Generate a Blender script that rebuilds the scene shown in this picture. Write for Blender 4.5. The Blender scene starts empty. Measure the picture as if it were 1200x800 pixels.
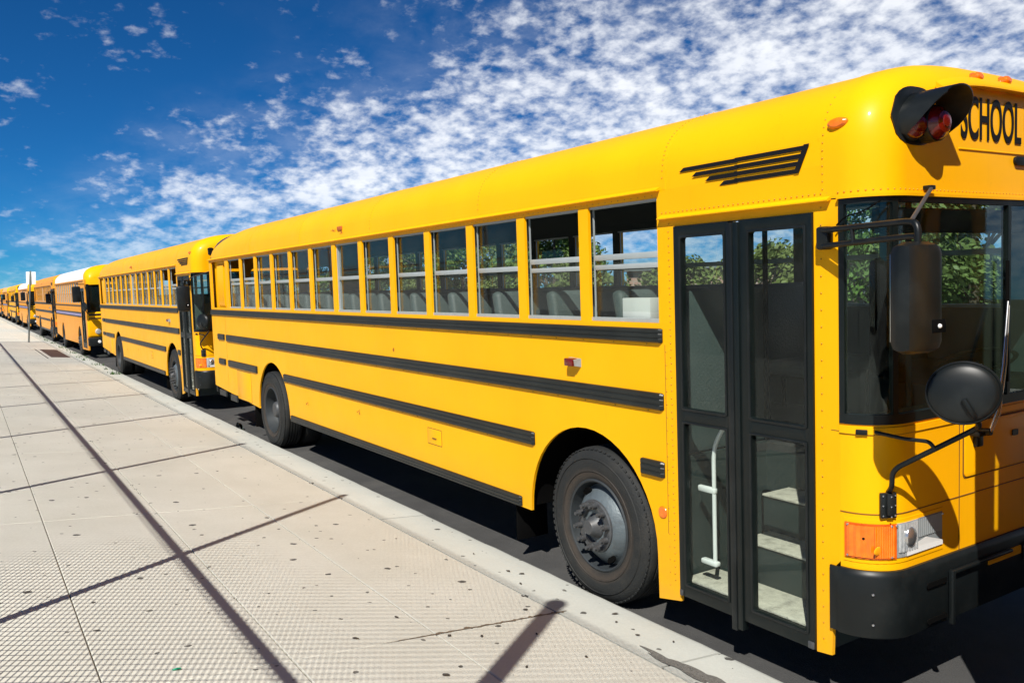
import bpy, bmesh, math, random
from mathutils import Vector, Matrix, noise
random.seed(7)
S = bpy.context.scene
COL = S.collection
R = math.radians
PI = math.pi

# ------------------------------------------------------------------ camera
cam_d = bpy.data.cameras.new('camera'); cam = bpy.data.objects.new('camera', cam_d); COL.objects.link(cam)
cam_d.sensor_width = 36.0; cam_d.lens = 30.0; cam_d.clip_start = 0.05; cam_d.clip_end = 5000
cam.location = (0, 0, 1.95)
cam.rotation_euler = (R(90 - 2.862), 0, R(147.2 - 90))
S.camera = cam

# ------------------------------------------------------------------ light
SUN_AZ = Vector((0.639, -0.769, 0)).normalized(); SUN_EL = R(46)
to_sun = Vector((SUN_AZ.x * math.cos(SUN_EL), SUN_AZ.y * math.cos(SUN_EL), math.sin(SUN_EL)))
sd = bpy.data.lights.new('sun', 'SUN'); sd.energy = 4.6; sd.angle = R(0.42); sd.color = (1.0, 0.955, 0.88)
sun = bpy.data.objects.new('sun', sd); COL.objects.link(sun)
sun.rotation_euler = to_sun.to_track_quat('Z', 'Y').to_euler()

S.view_settings.view_transform = 'Standard'; S.view_settings.look = 'None'
S.view_settings.exposure = 0.55; S.view_settings.gamma = 1.0
S.view_settings.use_curve_mapping = False
S.cycles.max_bounces = 8; S.cycles.transparent_max_bounces = 24
S.cycles.diffuse_bounces = 3; S.cycles.glossy_bounces = 3

world = bpy.data.worlds.new('World'); S.world = world; world.use_nodes = True
nt = world.node_tree; nt.nodes.clear()
def N(t, ty, **k):
    n = t.nodes.new(ty)
    for a, b in k.items():
        if a in ('loc',): continue
        setattr(n, a, b)
    return n
def mathn(t, op, a, b=None, clamp=False):
    n = t.nodes.new('ShaderNodeMath'); n.operation = op; n.use_clamp = clamp
    for i, v in enumerate((a, b)):
        if v is None: continue
        if isinstance(v, (int, float)): n.inputs[i].default_value = v
        else: t.links.new(v, n.inputs[i])
    return n.outputs[0]
out = N(nt, 'ShaderNodeOutputWorld'); bg = N(nt, 'ShaderNodeBackground')
sky = N(nt, 'ShaderNodeTexSky'); sky.sky_type = 'NISHITA'; sky.sun_disc = False
sky.sun_elevation = SUN_EL; sky.sun_rotation = math.atan2(SUN_AZ.x, SUN_AZ.y)
sky.altitude = 2500; sky.air_density = 0.85; sky.dust_density = 0.2; sky.ozone_density = 3.0
bg.inputs['Strength'].default_value = 0.05
hs = N(nt, 'ShaderNodeHueSaturation'); hs.inputs['Saturation'].default_value = 1.10; hs.inputs['Value'].default_value = 1.25
nt.links.new(sky.outputs[0], hs.inputs['Color'])
tc = N(nt, 'ShaderNodeTexCoord'); sx = N(nt, 'ShaderNodeSeparateXYZ'); nt.links.new(tc.outputs['Generated'], sx.inputs[0])
zc = mathn(nt, 'ADD', mathn(nt, 'MAXIMUM', sx.outputs[2], 0.0), 0.12)
ux = mathn(nt, 'DIVIDE', sx.outputs[0], zc); uy = mathn(nt, 'DIVIDE', sx.outputs[1], zc)
cb = N(nt, 'ShaderNodeCombineXYZ'); nt.links.new(ux, cb.inputs[0]); nt.links.new(uy, cb.inputs[1])
zc2 = mathn(nt, 'ADD', mathn(nt, 'MAXIMUM', sx.outputs[2], 0.0), 0.42)
cb2 = N(nt, 'ShaderNodeCombineXYZ'); nt.links.new(mathn(nt, 'DIVIDE', sx.outputs[0], zc2), cb2.inputs[0]); nt.links.new(mathn(nt, 'DIVIDE', sx.outputs[1], zc2), cb2.inputs[1]); nt.links.new(mathn(nt, 'MULTIPLY', sx.outputs[2], 1.2), cb2.inputs[2])
def wnoise(scale, detail, rough, dist=0.0, c=None):
    n = N(nt, 'ShaderNodeTexNoise'); n.inputs['Scale'].default_value = scale; n.inputs['Detail'].default_value = detail
    n.inputs['Roughness'].default_value = rough; n.inputs['Distortion'].default_value = dist
    nt.links.new((c or cb).outputs[0], n.inputs['Vector']); return n.outputs[0]
def smooth(v, lo, hi):
    m = N(nt, 'ShaderNodeMapRange'); m.interpolation_type = 'SMOOTHSTEP'
    m.inputs['From Min'].default_value = lo; m.inputs['From Max'].default_value = hi
    nt.links.new(v, m.inputs['Value']); return m.outputs[0]
big = wnoise(1.1, 3, .5, .3); mid = wnoise(7.0, 4, .55, .3, cb2); puff = wnoise(31, 5, .56, .1, cb2); veil = wnoise(9, 6, .6, .2, cb2)
edge = mathn(nt, 'SUBTRACT', uy, mathn(nt, 'ADD', mathn(nt, 'MULTIPLY', ux, 0.2), 1.34))
edge = mathn(nt, 'ADD', edge, mathn(nt, 'MULTIPLY', mathn(nt, 'SUBTRACT', big, .5), 1.0))
band = smooth(edge, -0.25, 0.95)
dens = mathn(nt, 'ADD', mathn(nt, 'MULTIPLY', puff, .62), mathn(nt, 'MULTIPLY', mid, .48))
dens = mathn(nt, 'ADD', dens, mathn(nt, 'MULTIPLY', band, 0.235))
far = smooth(uy, 1.1, 2.6)
dens = mathn(nt, 'ADD', dens, mathn(nt, 'MULTIPLY', far, 0.0))
band2 = smooth(edge, -.35, .45)
cover = mathn(nt, 'ADD', mathn(nt, 'MULTIPLY', smooth(dens, 0.605, 0.92), .76), mathn(nt, 'MULTIPLY', mathn(nt, 'MULTIPLY', band2, smooth(veil, .32, .80)), .15), True)
cover = mathn(nt, 'MULTIPLY', cover, mathn(nt, 'ADD', smooth(sx.outputs[2], -.04, .20), .22, True))
mixc = N(nt, 'ShaderNodeMix', data_type='RGBA'); nt.links.new(cover, mixc.inputs[0])
tint = N(nt, 'ShaderNodeMix', data_type='RGBA', blend_type='MULTIPLY'); tint.inputs[0].default_value = 1; nt.links.new(hs.outputs[0], tint.inputs[6]); tint.inputs[7].default_value = (.12, .56, .87, 1)
nt.links.new(tint.outputs[2], mixc.inputs[6]); mixc.inputs[7].default_value = (15.3, 15.6, 16.0, 1)
nt.links.new(mixc.outputs[2], bg.inputs['Color']); nt.links.new(bg.outputs[0], out.inputs['Surface'])

# ------------------------------------------------------------------ materials
MATS = {}
def new_mat(name):
    m = bpy.data.materials.new(name); m.use_nodes = True; m.node_tree.nodes.clear()
    t = m.node_tree; o = N(t, 'ShaderNodeOutputMaterial'); return m, t, o
def mat(name, col, rough=.5, metal=0., noise_amt=.12, scale=8., coat=0., bump=0., bscale=60., spec=.5, dirt=None, dirt_amt=.0, emit=None, estr=0, coords='Object'):
    m, t, o = new_mat(name)
    p = N(t, 'ShaderNodeBsdfPrincipled'); t.links.new(p.outputs[0], o.inputs[0])
    tcn = N(t, 'ShaderNodeTexCoord'); vec = tcn.outputs[coords]
    n = N(t, 'ShaderNodeTexNoise'); n.inputs['Scale'].default_value = scale; n.inputs['Detail'].default_value = 5
    t.links.new(vec, n.inputs['Vector'])
    mx = N(t, 'ShaderNodeMix', data_type='RGBA', blend_type='MIX')
    c = Vector(col[:3])
    mx.inputs[6].default_value = (*(c * (1 - noise_amt)), 1); mx.inputs[7].default_value = (*(c * (1 + noise_amt)), 1)
    t.links.new(n.outputs[0], mx.inputs[0]); colr = mx.outputs[2]
    if dirt is not None:
        n2 = N(t, 'ShaderNodeTexNoise'); n2.inputs['Scale'].default_value = scale * .35; n2.inputs['Detail'].default_value = 8; n2.inputs['Roughness'].default_value = .7
        t.links.new(vec, n2.inputs['Vector'])
        mr = N(t, 'ShaderNodeMapRange'); mr.inputs['From Min'].default_value = .5; mr.inputs['From Max'].default_value = .75
        mr.inputs['To Max'].default_value = dirt_amt; t.links.new(n2.outputs[0], mr.inputs[0])
        m2 = N(t, 'ShaderNodeMix', data_type='RGBA'); t.links.new(mr.outputs[0], m2.inputs[0]); t.links.new(colr, m2.inputs[6])
        m2.inputs[7].default_value = (*dirt, 1); colr = m2.outputs[2]
    t.links.new(colr, p.inputs['Base Color'])
    rr = N(t, 'ShaderNodeMapRange'); rr.inputs['To Min'].default_value = max(0, rough - .07); rr.inputs['To Max'].default_value = min(1, rough + .1)
    t.links.new(n.outputs[0], rr.inputs[0]); t.links.new(rr.outputs[0], p.inputs['Roughness'])
    p.inputs['Metallic'].default_value = metal; p.inputs['Specular IOR Level'].default_value = spec
    p.inputs['Coat Weight'].default_value = coat; p.inputs['Coat Roughness'].default_value = .12
    if bump:
        b = N(t, 'ShaderNodeBump'); b.inputs['Strength'].default_value = bump; b.inputs['Distance'].default_value = .01
        n3 = N(t, 'ShaderNodeTexNoise'); n3.inputs['Scale'].default_value = bscale; n3.inputs['Detail'].default_value = 4
        t.links.new(vec, n3.inputs['Vector']); t.links.new(n3.outputs[0], b.inputs['Height']); t.links.new(b.outputs[0], p.inputs['Normal'])
    if emit: p.inputs['Emission Color'].default_value = (*emit, 1); p.inputs['Emission Strength'].default_value = estr
    MATS[name] = m; return m

def paint(name, col, dirt, amt, streak=.25, coat=.07, rough=.36):
    """school bus enamel: slight waviness, faded blotches, fine vertical grime streaks"""
    m, t, o = new_mat(name)
    p = N(t, 'ShaderNodeBsdfPrincipled'); t.links.new(p.outputs[0], o.inputs[0])
    tcn = N(t, 'ShaderNodeTexCoord')
    def nz(scale, detail, sc=(1, 1, 1), rough_=.55):
        mp = N(t, 'ShaderNodeMapping'); mp.inputs['Scale'].default_value = sc; t.links.new(tcn.outputs['Object'], mp.inputs[0])
        n = N(t, 'ShaderNodeTexNoise'); n.inputs['Scale'].default_value = scale; n.inputs['Detail'].default_value = detail; n.inputs['Roughness'].default_value = rough_
        t.links.new(mp.outputs[0], n.inputs['Vector']); return n.outputs[0]
    c = Vector(col)
    a = N(t, 'ShaderNodeMix', data_type='RGBA'); t.links.new(nz(1.3, 6), a.inputs[0])
    a.inputs[6].default_value = (c.x * .93, c.y * .88, c.z, 1); a.inputs[7].default_value = (min(1, c.x * 1.05), c.y * 1.1, c.z * 1.3 + .002, 1)
    s = N(t, 'ShaderNodeMapRange'); t.links.new(nz(3.0, 8, (6, 6, .45), .7), s.inputs[0])
    s.inputs['From Min'].default_value = .56; s.inputs['From Max'].default_value = .8; s.inputs['To Max'].default_value = streak
    b = N(t, 'ShaderNodeMix', data_type='RGBA'); t.links.new(s.outputs[0], b.inputs[0]); t.links.new(a.outputs[2], b.inputs[6]); b.inputs[7].default_value = (*dirt, 1)
    s2 = N(t, 'ShaderNodeMapRange'); t.links.new(nz(23., 6, (1, 1, 1), .75), s2.inputs[0])
    s2.inputs['From Min'].default_value = .63; s2.inputs['From Max'].default_value = .74; s2.inputs['To Max'].default_value = amt
    d = N(t, 'ShaderNodeMix', data_type='RGBA'); t.links.new(s2.outputs[0], d.inputs[0]); t.links.new(b.outputs[2], d.inputs[6]); d.inputs[7].default_value = (dirt[0] * .6, dirt[1] * .6, dirt[2] * .6, 1)
    so = N(t, 'ShaderNodeSeparateXYZ'); t.links.new(tcn.outputs['Object'], so.inputs[0])
    lo = N(t, 'ShaderNodeMapRange'); t.links.new(so.outputs[2], lo.inputs[0]); lo.inputs['From Min'].default_value = .75; lo.inputs['From Max'].default_value = .20; lo.inputs['To Max'].default_value = .75
    gm = mathn(t, 'MULTIPLY', lo.outputs[0], mathn(t, 'SUBTRACT', nz(4.5, 9, (1, 1, 1.6), .75), .25), True)
    g2 = N(t, 'ShaderNodeMix', data_type='RGBA'); t.links.new(gm, g2.inputs[0]); t.links.new(d.outputs[2], g2.inputs[6]); g2.inputs[7].default_value = (.22, .15, .07, 1)
    t.links.new(g2.outputs[2], p.inputs['Base Color'])
    rr = N(t, 'ShaderNodeMapRange'); rr.inputs['To Min'].default_value = rough - .08; rr.inputs['To Max'].default_value = rough + .16
    t.links.new(nz(5, 6), rr.inputs[0]); t.links.new(rr.outputs[0], p.inputs['Roughness'])
    p.inputs['Coat Weight'].default_value = coat; p.inputs['Coat Roughness'].default_value = .12; p.inputs['Specular IOR Level'].default_value = .10
    bp = N(t, 'ShaderNodeBump'); bp.inputs['Strength'].default_value = .35; bp.inputs['Distance'].default_value = .012
    t.links.new(nz(2.2, 2, (1, 1, 1)), bp.inputs['Height']); t.links.new(bp.outputs[0], p.inputs['Normal'])
    MATS[name] = m; return m

def glass(name, tint, refl=1.0, rough=0.0):
    m, t, o = new_mat(name)
    tr = N(t, 'ShaderNodeBsdfTransparent'); tr.inputs[0].default_value = (*tint, 1)
    gl = N(t, 'ShaderNodeBsdfGlossy'); gl.inputs['Roughness'].default_value = rough; gl.inputs['Color'].default_value = (.9, .95, .95, 1)
    df = N(t, 'ShaderNodeBsdfDiffuse'); df.inputs[0].default_value = (.35, .37, .34, 1)
    lw = N(t, 'ShaderNodeLayerWeight'); lw.inputs['Blend'].default_value = .5
    fr_o = mathn(t, 'ADD', mathn(t, 'MULTIPLY', mathn(t, 'POWER', lw.outputs['Facing'], 4.5), .80), .030)
    tcn = N(t, 'ShaderNodeTexCoord'); nz = N(t, 'ShaderNodeTexNoise'); nz.inputs['Scale'].default_value = 3; nz.inputs['Detail'].default_value = 8
    t.links.new(tcn.outputs['Object'], nz.inputs['Vector'])
    dust = N(t, 'ShaderNodeMapRange'); dust.inputs['From Min'].default_value = .35; dust.inputs['From Max'].default_value = .8; dust.inputs['To Min'].default_value = .002; dust.inputs['To Max'].default_value = .022
    t.links.new(nz.outputs[0], dust.inputs[0])
    md = N(t, 'ShaderNodeMixShader'); t.links.new(dust.outputs[0], md.inputs[0]); t.links.new(tr.outputs[0], md.inputs[1]); t.links.new(df.outputs[0], md.inputs[2])
    f2 = mathn(t, 'MULTIPLY', fr_o, refl, True)
    mx = N(t, 'ShaderNodeMixShader'); t.links.new(f2, mx.inputs[0]); t.links.new(md.outputs[0], mx.inputs[1]); t.links.new(gl.outputs[0], mx.inputs[2])
    t.links.new(mx.outputs[0], o.inputs[0]); MATS[name] = m; return m

YEL = paint('bus_yellow', (.90, .42, .001), (.36, .14, .01), .25, .08)
YELF = paint('faded_bus_yellow', (.80, .32, .010), (.33, .15, .03), .35, .30, coat=.15, rough=.45)
ROOFF = paint('sun_faded_roof_yellow', (.82, .44, .13), (.40, .22, .08), .25, .22, coat=.1, rough=.5)
ROOFY = paint('roof_yellow', (.86, .46, .035), (.36, .18, .05), .25, .20, coat=.2, rough=.4)
ROOFW = paint('white_roof_paint', (.80, .80, .78), (.45, .42, .36), .3, .2, coat=.1, rough=.5)
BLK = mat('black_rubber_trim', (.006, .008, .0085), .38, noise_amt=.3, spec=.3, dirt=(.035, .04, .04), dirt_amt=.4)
RAIL = mat('black_rub_rail', (.009, .0115, .011), .36, noise_amt=.25, scale=4, spec=.4, dirt=(.04, .045, .04), dirt_amt=.35)
FRM = mat('black_painted_frame', (.003, .006, .006), .38, noise_amt=.25, spec=.35, dirt=(.02, .022, .02), dirt_amt=.3)
TYRE = mat('tyre_rubber', (.017, .0185, .0185), .66, noise_amt=.3, scale=9, bump=.5, bscale=120, spec=.3, dirt=(.055, .05, .042), dirt_amt=.5)
def dust_ring(m):
    t = m.node_tree; p = [n for n in t.nodes if n.type == 'BSDF_PRINCIPLED'][0]; src = p.inputs['Base Color'].links[0].from_socket
    tcn = N(t, 'ShaderNodeTexCoord'); s_ = N(t, 'ShaderNodeSeparateXYZ'); t.links.new(tcn.outputs['Object'], s_.inputs[0])
    rad = mathn(t, 'SQRT', mathn(t, 'ADD', mathn(t, 'MULTIPLY', s_.outputs[0], s_.outputs[0]), mathn(t, 'MULTIPLY', s_.outputs[2], s_.outputs[2])))
    n = N(t, 'ShaderNodeTexNoise'); n.inputs['Scale'].default_value = 7; n.inputs['Detail'].default_value = 6; t.links.new(tcn.outputs['Object'], n.inputs['Vector'])
    rad = mathn(t, 'ADD', rad, mathn(t, 'MULTIPLY', mathn(t, 'SUBTRACT', n.outputs[0], .5), .06))
    f = N(t, 'ShaderNodeMapRange'); f.inputs['From Min'].default_value = .042; f.inputs['From Max'].default_value = .0; f.inputs['To Max'].default_value = .45
    t.links.new(mathn(t, 'ABSOLUTE', mathn(t, 'SUBTRACT', rad, .335)), f.inputs[0])
    x = N(t, 'ShaderNodeMix', data_type='RGBA'); t.links.new(f.outputs[0], x.inputs[0]); t.links.new(src, x.inputs[6]); x.inputs[7].default_value = (.085, .062, .045, 1); t.links.new(x.outputs[2], p.inputs['Base Color'])
RIM = mat('grey_wheel_paint', (.10, .125, .138), .5, .25, noise_amt=.25, scale=14, bump=.3, dirt=(.035, .032, .03), dirt_amt=.75)
RIMD = mat('shaded_dark_rim', (.03, .036, .04), .55, .2, noise_amt=.3, scale=14)  # dark lip tone, with the rim well's shade put into the colour too
NUT = mat('greasy_steel', (.075, .08, .085), .5, .4, noise_amt=.4, scale=40, dirt=(.06, .04, .025), dirt_amt=.7)
ALU = mat('window_aluminium', (.36, .40, .40), .45, .2, noise_amt=.12, scale=12)
ALUD = mat('dull_aluminium', (.30, .33, .34), .5, .3, noise_amt=.12)
GLS = glass('bus_window_glass', (.95, .965, .955), .8)
WSG = glass('windscreen_glass', (.80, .90, .87), .8)
DOORG = glass('door_glass', (.89, .925, .91), .55)
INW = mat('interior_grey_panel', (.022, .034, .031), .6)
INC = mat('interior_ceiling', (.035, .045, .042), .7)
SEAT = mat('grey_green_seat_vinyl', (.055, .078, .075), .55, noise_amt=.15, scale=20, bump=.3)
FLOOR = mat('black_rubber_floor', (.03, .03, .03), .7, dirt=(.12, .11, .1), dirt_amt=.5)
STEP = mat('worn_step_tread', (.60, .55, .46), .75, noise_amt=.3, scale=30, bump=.8, bscale=90, dirt=(.14, .12, .10), dirt_amt=.7)
WHT = mat('white_enamel', (.78, .78, .76), .4, noise_amt=.05)
RED = mat('red_lens', (.13, .004, .003), .2, noise_amt=.3, scale=30, coat=.4)
AMB = mat('amber_lens', (.80, .165, .004), .2, noise_amt=.45, scale=24, coat=.6, bump=.35, bscale=30)
AMBD = mat('amber_housing', (.62, .09, .003), .3, noise_amt=.3, scale=20)
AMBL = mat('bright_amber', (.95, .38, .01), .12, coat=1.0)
CLR = mat('clear_lamp_lens', (.62, .66, .68), .22, .55, noise_amt=.35, scale=9, coat=1.0, bump=.5, bscale=18)
UND = mat('underbody_black', (.005, .005, .005), .95, spec=.0)
CHR = mat('bright_steel', (.6, .6, .6), .22, .9, noise_amt=.1)
MIRG = mat('mirror_glass', (.7, .75, .75), .03, 1.0, noise_amt=.02)
RIV = mat('shaded_rivet_heads', (.50, .23, .006), .5)  # browner than the body paint: the rivets' small shadows are put into the colour
SEAM = mat('panel_seam_shadow_gap', (.16, .07, .008), .7)
LET = mat('black_lettering', (.005, .005, .006), .6, spec=.25)
RUST = mat('rust_mark', (.42, .10, .015), .8, noise_amt=.4, scale=50)

dust_ring(TYRE)

# ------------------------------------------------------------------ helpers
def tag(o, label=None, cat=None, group=None, kind=None):
    if label: o['label'] = label
    if cat: o['category'] = cat
    if group: o['group'] = group
    if kind: o['kind'] = kind
    return o
def finish(bm, name, m, parent=None, smooth=35, mats=None):
    bmesh.ops.recalc_face_normals(bm, faces=bm.faces)
    for f in bm.faces: f.smooth = smooth is not None
    if smooth is not None:
        a = R(smooth)
        for e in bm.edges:
            e.smooth = not (len(e.link_faces) == 2 and e.calc_face_angle(0) > a)
    me = bpy.data.meshes.new(name); bm.to_mesh(me); bm.free()
    for x in (mats or [m]): me.materials.append(x)
    o = bpy.data.objects.new(name, me); COL.objects.link(o)
    if parent: o.parent = parent
    return o
def inst(o, name=None, parent=None, loc=None, rot=None, sc=None):
    c = o.copy(); COL.objects.link(c); c.parent = parent if parent is not None else o.parent
    if loc is not None: c.location = loc
    if rot is not None: c.rotation_euler = rot
    if sc is not None: c.scale = sc
    return c
def box(bm, x0, x1, y0, y1, z0, z1, bev=0.0, M=None):
    b = bmesh.new() if bev else bm
    r = bmesh.ops.create_cube(b, size=1)
    vs = r['verts']
    bmesh.ops.transform(b, matrix=Matrix.Translation(((x0 + x1) / 2, (y0 + y1) / 2, (z0 + z1) / 2)) @ Matrix.Diagonal((abs(x1 - x0), abs(y1 - y0), abs(z1 - z0), 1)), verts=vs)
    if bev:
        bmesh.ops.bevel(b, geom=list(b.edges), offset=bev, segments=2, affect='EDGES', profile=.5)
        if M is not None: bmesh.ops.transform(b, matrix=M, verts=list(b.verts))
        merge(bm, b)
    elif M is not None: bmesh.ops.transform(bm, matrix=M, verts=vs)
def merge(bm, b, mi=None):
    vm = {v: bm.verts.new(v.co) for v in b.verts}
    for f in b.faces:
        try:
            g = bm.faces.new([vm[v] for v in f.verts])
            if mi is not None: g.material_index = mi
        except ValueError: pass
    b.free()
def bevbox(name, x0, x1, y0, y1, z0, z1, m, parent, bev=.006):
    bm = bmesh.new(); box(bm, x0, x1, y0, y1, z0, z1, bev); return finish(bm, name, m, parent)
def tube(bm, pts, r, seg=10, closed_ends=True):
    pts = [Vector(p) for p in pts]; rings = []
    rs = r if isinstance(r, (list, tuple)) else [r] * len(pts)
    prev = None
    for i, p in enumerate(pts):
        d = (pts[min(i + 1, len(pts) - 1)] - pts[max(i - 1, 0)]).normalized()
        if prev is None:
            a = Vector((0, 0, 1)) if abs(d.z) < .9 else Vector((1, 0, 0)); u = d.cross(a).normalized()
        else:
            u = (prev - d * prev.dot(d)).normalized()
        v = d.cross(u); prev = u
        rings.append([bm.verts.new(p + (u * math.cos(2 * PI * k / seg) + v * math.sin(2 * PI * k / seg)) * rs[i]) for k in range(seg)])
    for a, b in zip(rings, rings[1:]):
        for k in range(seg): bm.faces.new((a[k], a[(k + 1) % seg], b[(k + 1) % seg], b[k]))
    if closed_ends: bm.faces.new(rings[0]); bm.faces.new(rings[-1][::-1])
def bend(pts, rad=.04, n=5):
    """round the corners of a polyline"""
    pts = [Vector(p) for p in pts]; o = [pts[0]]
    for a, b, c in zip(pts, pts[1:], pts[2:]):
        r1 = min(rad, (a - b).length / 2); r2 = min(rad, (c - b).length / 2)
        p0 = b + (a - b).normalized() * r1; p2 = b + (c - b).normalized() * r2
        for k in range(n + 1):
            t = k / n; o.append(p0 * (1 - t) ** 2 + b * 2 * t * (1 - t) + p2 * t * t)
    o.append(pts[-1]); return o
def lathe(bm, prof, seg=48, M=None, close=True):
    """profile [(r, y)] turned about the Y axis"""
    rings = []
    for r, y in prof:
        rings.append([bm.verts.new((r * math.cos(2 * PI * k / seg), y, r * math.sin(2 * PI * k / seg))) for k in range(seg)] if r > 1e-6 else [bm.verts.new((0, y, 0))])
    for a, b in zip(rings, rings[1:]):
        if len(a) == 1 and len(b) == 1: continue
        for k in range(seg):
            k2 = (k + 1) % seg
            if len(a) == 1: bm.faces.new((a[0], b[k2], b[k]))
            elif len(b) == 1: bm.faces.new((a[k], a[k2], b[0]))
            else: bm.faces.new((a[k], a[k2], b[k2], b[k]))
    if M is not None: bmesh.ops.transform(bm, matrix=M, verts=[v for r_ in rings for v in r_])
def plate(name, outer, holes, y0, th, m, parent=None, plane='xz', bevel=0.0, seg_smooth=30):
    """flat plate with holes: loops are (x,z) in plane y=y0..y0+th (or (y,z) in plane x=y0..y0+th)"""
    cu = bpy.data.curves.new('tmp', 'CURVE'); cu.dimensions = '2D'; cu.fill_mode = 'BOTH'; cu.extrude = th / 2 - bevel; cu.bevel_depth = bevel; cu.bevel_resolution = 1; cu.offset = -bevel
    for lp in [outer] + list(holes):
        s = cu.splines.new('POLY'); s.points.add(len(lp) - 1); s.use_cyclic_u = True
        for p, q in zip(s.points, lp): p.co = (q[0], q[1], 0, 1)
    o = bpy.data.objects.new('tmp', cu); COL.objects.link(o)
    me = bpy.data.meshes.new_from_object(o); bpy.data.objects.remove(o); bpy.data.curves.remove(cu)
    bm = bmesh.new(); bm.from_mesh(me); bpy.data.meshes.remove(me)
    bmesh.ops.remove_doubles(bm, verts=bm.verts, dist=1e-5)
    for v in bm.verts:
        a, b, c = v.co
        v.co = (a, y0 + th / 2 + c, b) if plane == 'xz' else (y0 + th / 2 + c, a, b)
    return finish(bm, name, m, parent, seg_smooth)
def rect(x0, x1, z0, z1): return [(x0, z0), (x1, z0), (x1, z1), (x0, z1)]
def rrect(x0, x1, z0, z1, r, n=4):
    o = []
    for cx, cz, a0 in ((x1 - r, z0 + r, -PI / 2), (x1 - r, z1 - r, 0), (x0 + r, z1 - r, PI / 2), (x0 + r, z0 + r, PI)):
        for k in range(n + 1):
            a = a0 + PI / 2 * k / n; o.append((cx + r * math.cos(a), cz + r * math.sin(a)))
    return o
def extr_x(name, prof, x0, x1, m, parent, smooth=30, taper=0.0):
    """profile (y,z) swept along x"""
    bm = bmesh.new(); n = len(prof); cy = sum(p[0] for p in prof) / n; cz = sum(p[1] for p in prof) / n; yb = max(p[0] for p in prof)
    st = [(x0, taper), (x0 + taper * .9, 0), (x1 - taper * .9, 0), (x1, taper)] if taper else [(x0, 0), (x1, 0)]
    rings = []
    for x, t in st:
        ring = []
        for y, z in prof:
            if t: y = yb + (y - yb) * .35; z = cz + (z - cz) * (1 - t * 6)
            ring.append(bm.verts.new((x, y, z)))
        rings.append(ring)
    for a, b in zip(rings, rings[1:]):
        for k in range(n): bm.faces.new((a[k], a[(k + 1) % n], b[(k + 1) % n], b[k]))
    bm.faces.new(rings[0]); bm.faces.new(rings[-1][::-1])
    return finish(bm, name, m, parent, smooth)

# ------------------------------------------------------------------ bus shape functions (bus frame: x forward, y inward from kerb side, z up)
W = 2.12; XS = -2.45; XF = -2.25; RC = .20; ZH = 2.56; ZT = 3.055; XR = -14.05
def plan(off=0.0, n=8):
    """front corner outline seen from above, from kerb side start to street side; off = outward offset"""
    pts = []
    for k in range(n + 1):
        a = PI / 2 * k / n; pts.append((XS + (RC + off) * math.sin(a), RC - (RC + off) * math.cos(a)))
    for k in range(1, 9):
        y = RC + (W - 2 * RC) * k / 9; pts.append((XF + off, y))
    for k in range(n + 1):
        a = PI / 2 * k / n; pts.append((XS + (RC + off) * math.cos(a), W - RC + (RC + off) * math.sin(a)))
    return pts
def plan_len(pts):
    L = [0]
    for a, b in zip(pts, pts[1:]): L.append(L[-1] + math.hypot(b[0] - a[0], b[1] - a[1]))
    return L
def plan_at(s, off=0.0):
    pts = plan(0, 12); L = plan_len(pts); 
    i = 0
    s = max(0, min(L[-1] - 1e-6, s))
    while L[i + 1] < s: i += 1
    t = (s - L[i]) / (L[i + 1] - L[i]); x = pts[i][0] + t * (pts[i + 1][0] - pts[i][0]); y = pts[i][1] + t * (pts[i + 1][1] - pts[i][1])
    dx, dy = pts[i + 1][0] - pts[i][0], pts[i + 1][1] - pts[i][1]; d = math.hypot(dx, dy)
    return Vector((x + dy / d * off, y - dx / d * off))
SL = plan_len(plan(0, 12))[-1]
def yb_s(y): return (PI / 2 * RC) + (y - RC)          # arc position of a point on the flat face at inward distance y
def wrap(name, s0, s1, zb, zt, off, th, m, parent, n=None, prof=None, smooth=40, start=0.0):
    """wall following the front outline between arc positions, zb/zt numbers or functions of s"""
    n = n or max(2, int((s1 - s0) / .035)); bm = bmesh.new(); rings = []
    fz = lambda f, s: f(s) if callable(f) else f
    for k in range(n + 1):
        s = s0 + (s1 - s0) * k / n
        if prof:
            ring = []
            for (o_, z_) in prof: q = plan_at(s, off + o_); ring.append(bm.verts.new((q.x, q.y, z_)))
        else:
            a = plan_at(s, off); b = plan_at(s, off - th)
            ring = [bm.verts.new((a.x, a.y, fz(zb, s))), bm.verts.new((a.x, a.y, fz(zt, s))), bm.verts.new((b.x, b.y, fz(zt, s))), bm.verts.new((b.x, b.y, fz(zb, s)))]
        rings.append(ring)
    c = len(rings[0])
    for a, b in zip(rings, rings[1:]):
        for k in range(c): bm.faces.new((a[k], a[(k + 1) % c], b[(k + 1) % c], b[k]))
    bm.faces.new(rings[0]); bm.faces.new(rings[-1][::-1])
    return finish(bm, name, m, parent, smooth)
def sect(dy=0.0, dz=0.0, n=22, zlow=None, e=3.0):
    """roof cross-section kerb side -> street side"""
    pts = []
    if zlow is not None: pts.append((dy, zlow))
    for k in range(n + 1):
        t = PI * k / n; c = math.cos(t); s = math.sin(t)
        pts.append((W / 2 - (W / 2 - dy) * math.copysign(abs(c) ** (2 / e), c), ZH + (ZT - ZH - dz) * (abs(s) ** (2 / e))))
    if zlow is not None: pts.append((W - dy, zlow))
    return pts
def sect_y(z): 
    z = max(ZH, min(ZT, z)); return W / 2 * (1 - (1 - ((z - ZH) / (ZT - ZH)) ** 3.0) ** (1 / 3.0))
def loft(bm, secs):
    rings = [[bm.verts.new(p) for p in s] for s in secs]
    for a, b in zip(rings, rings[1:]):
        for k in range(len(a) - 1): bm.faces.new((a[k], a[k + 1], b[k + 1], b[k]))
    return rings
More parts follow.
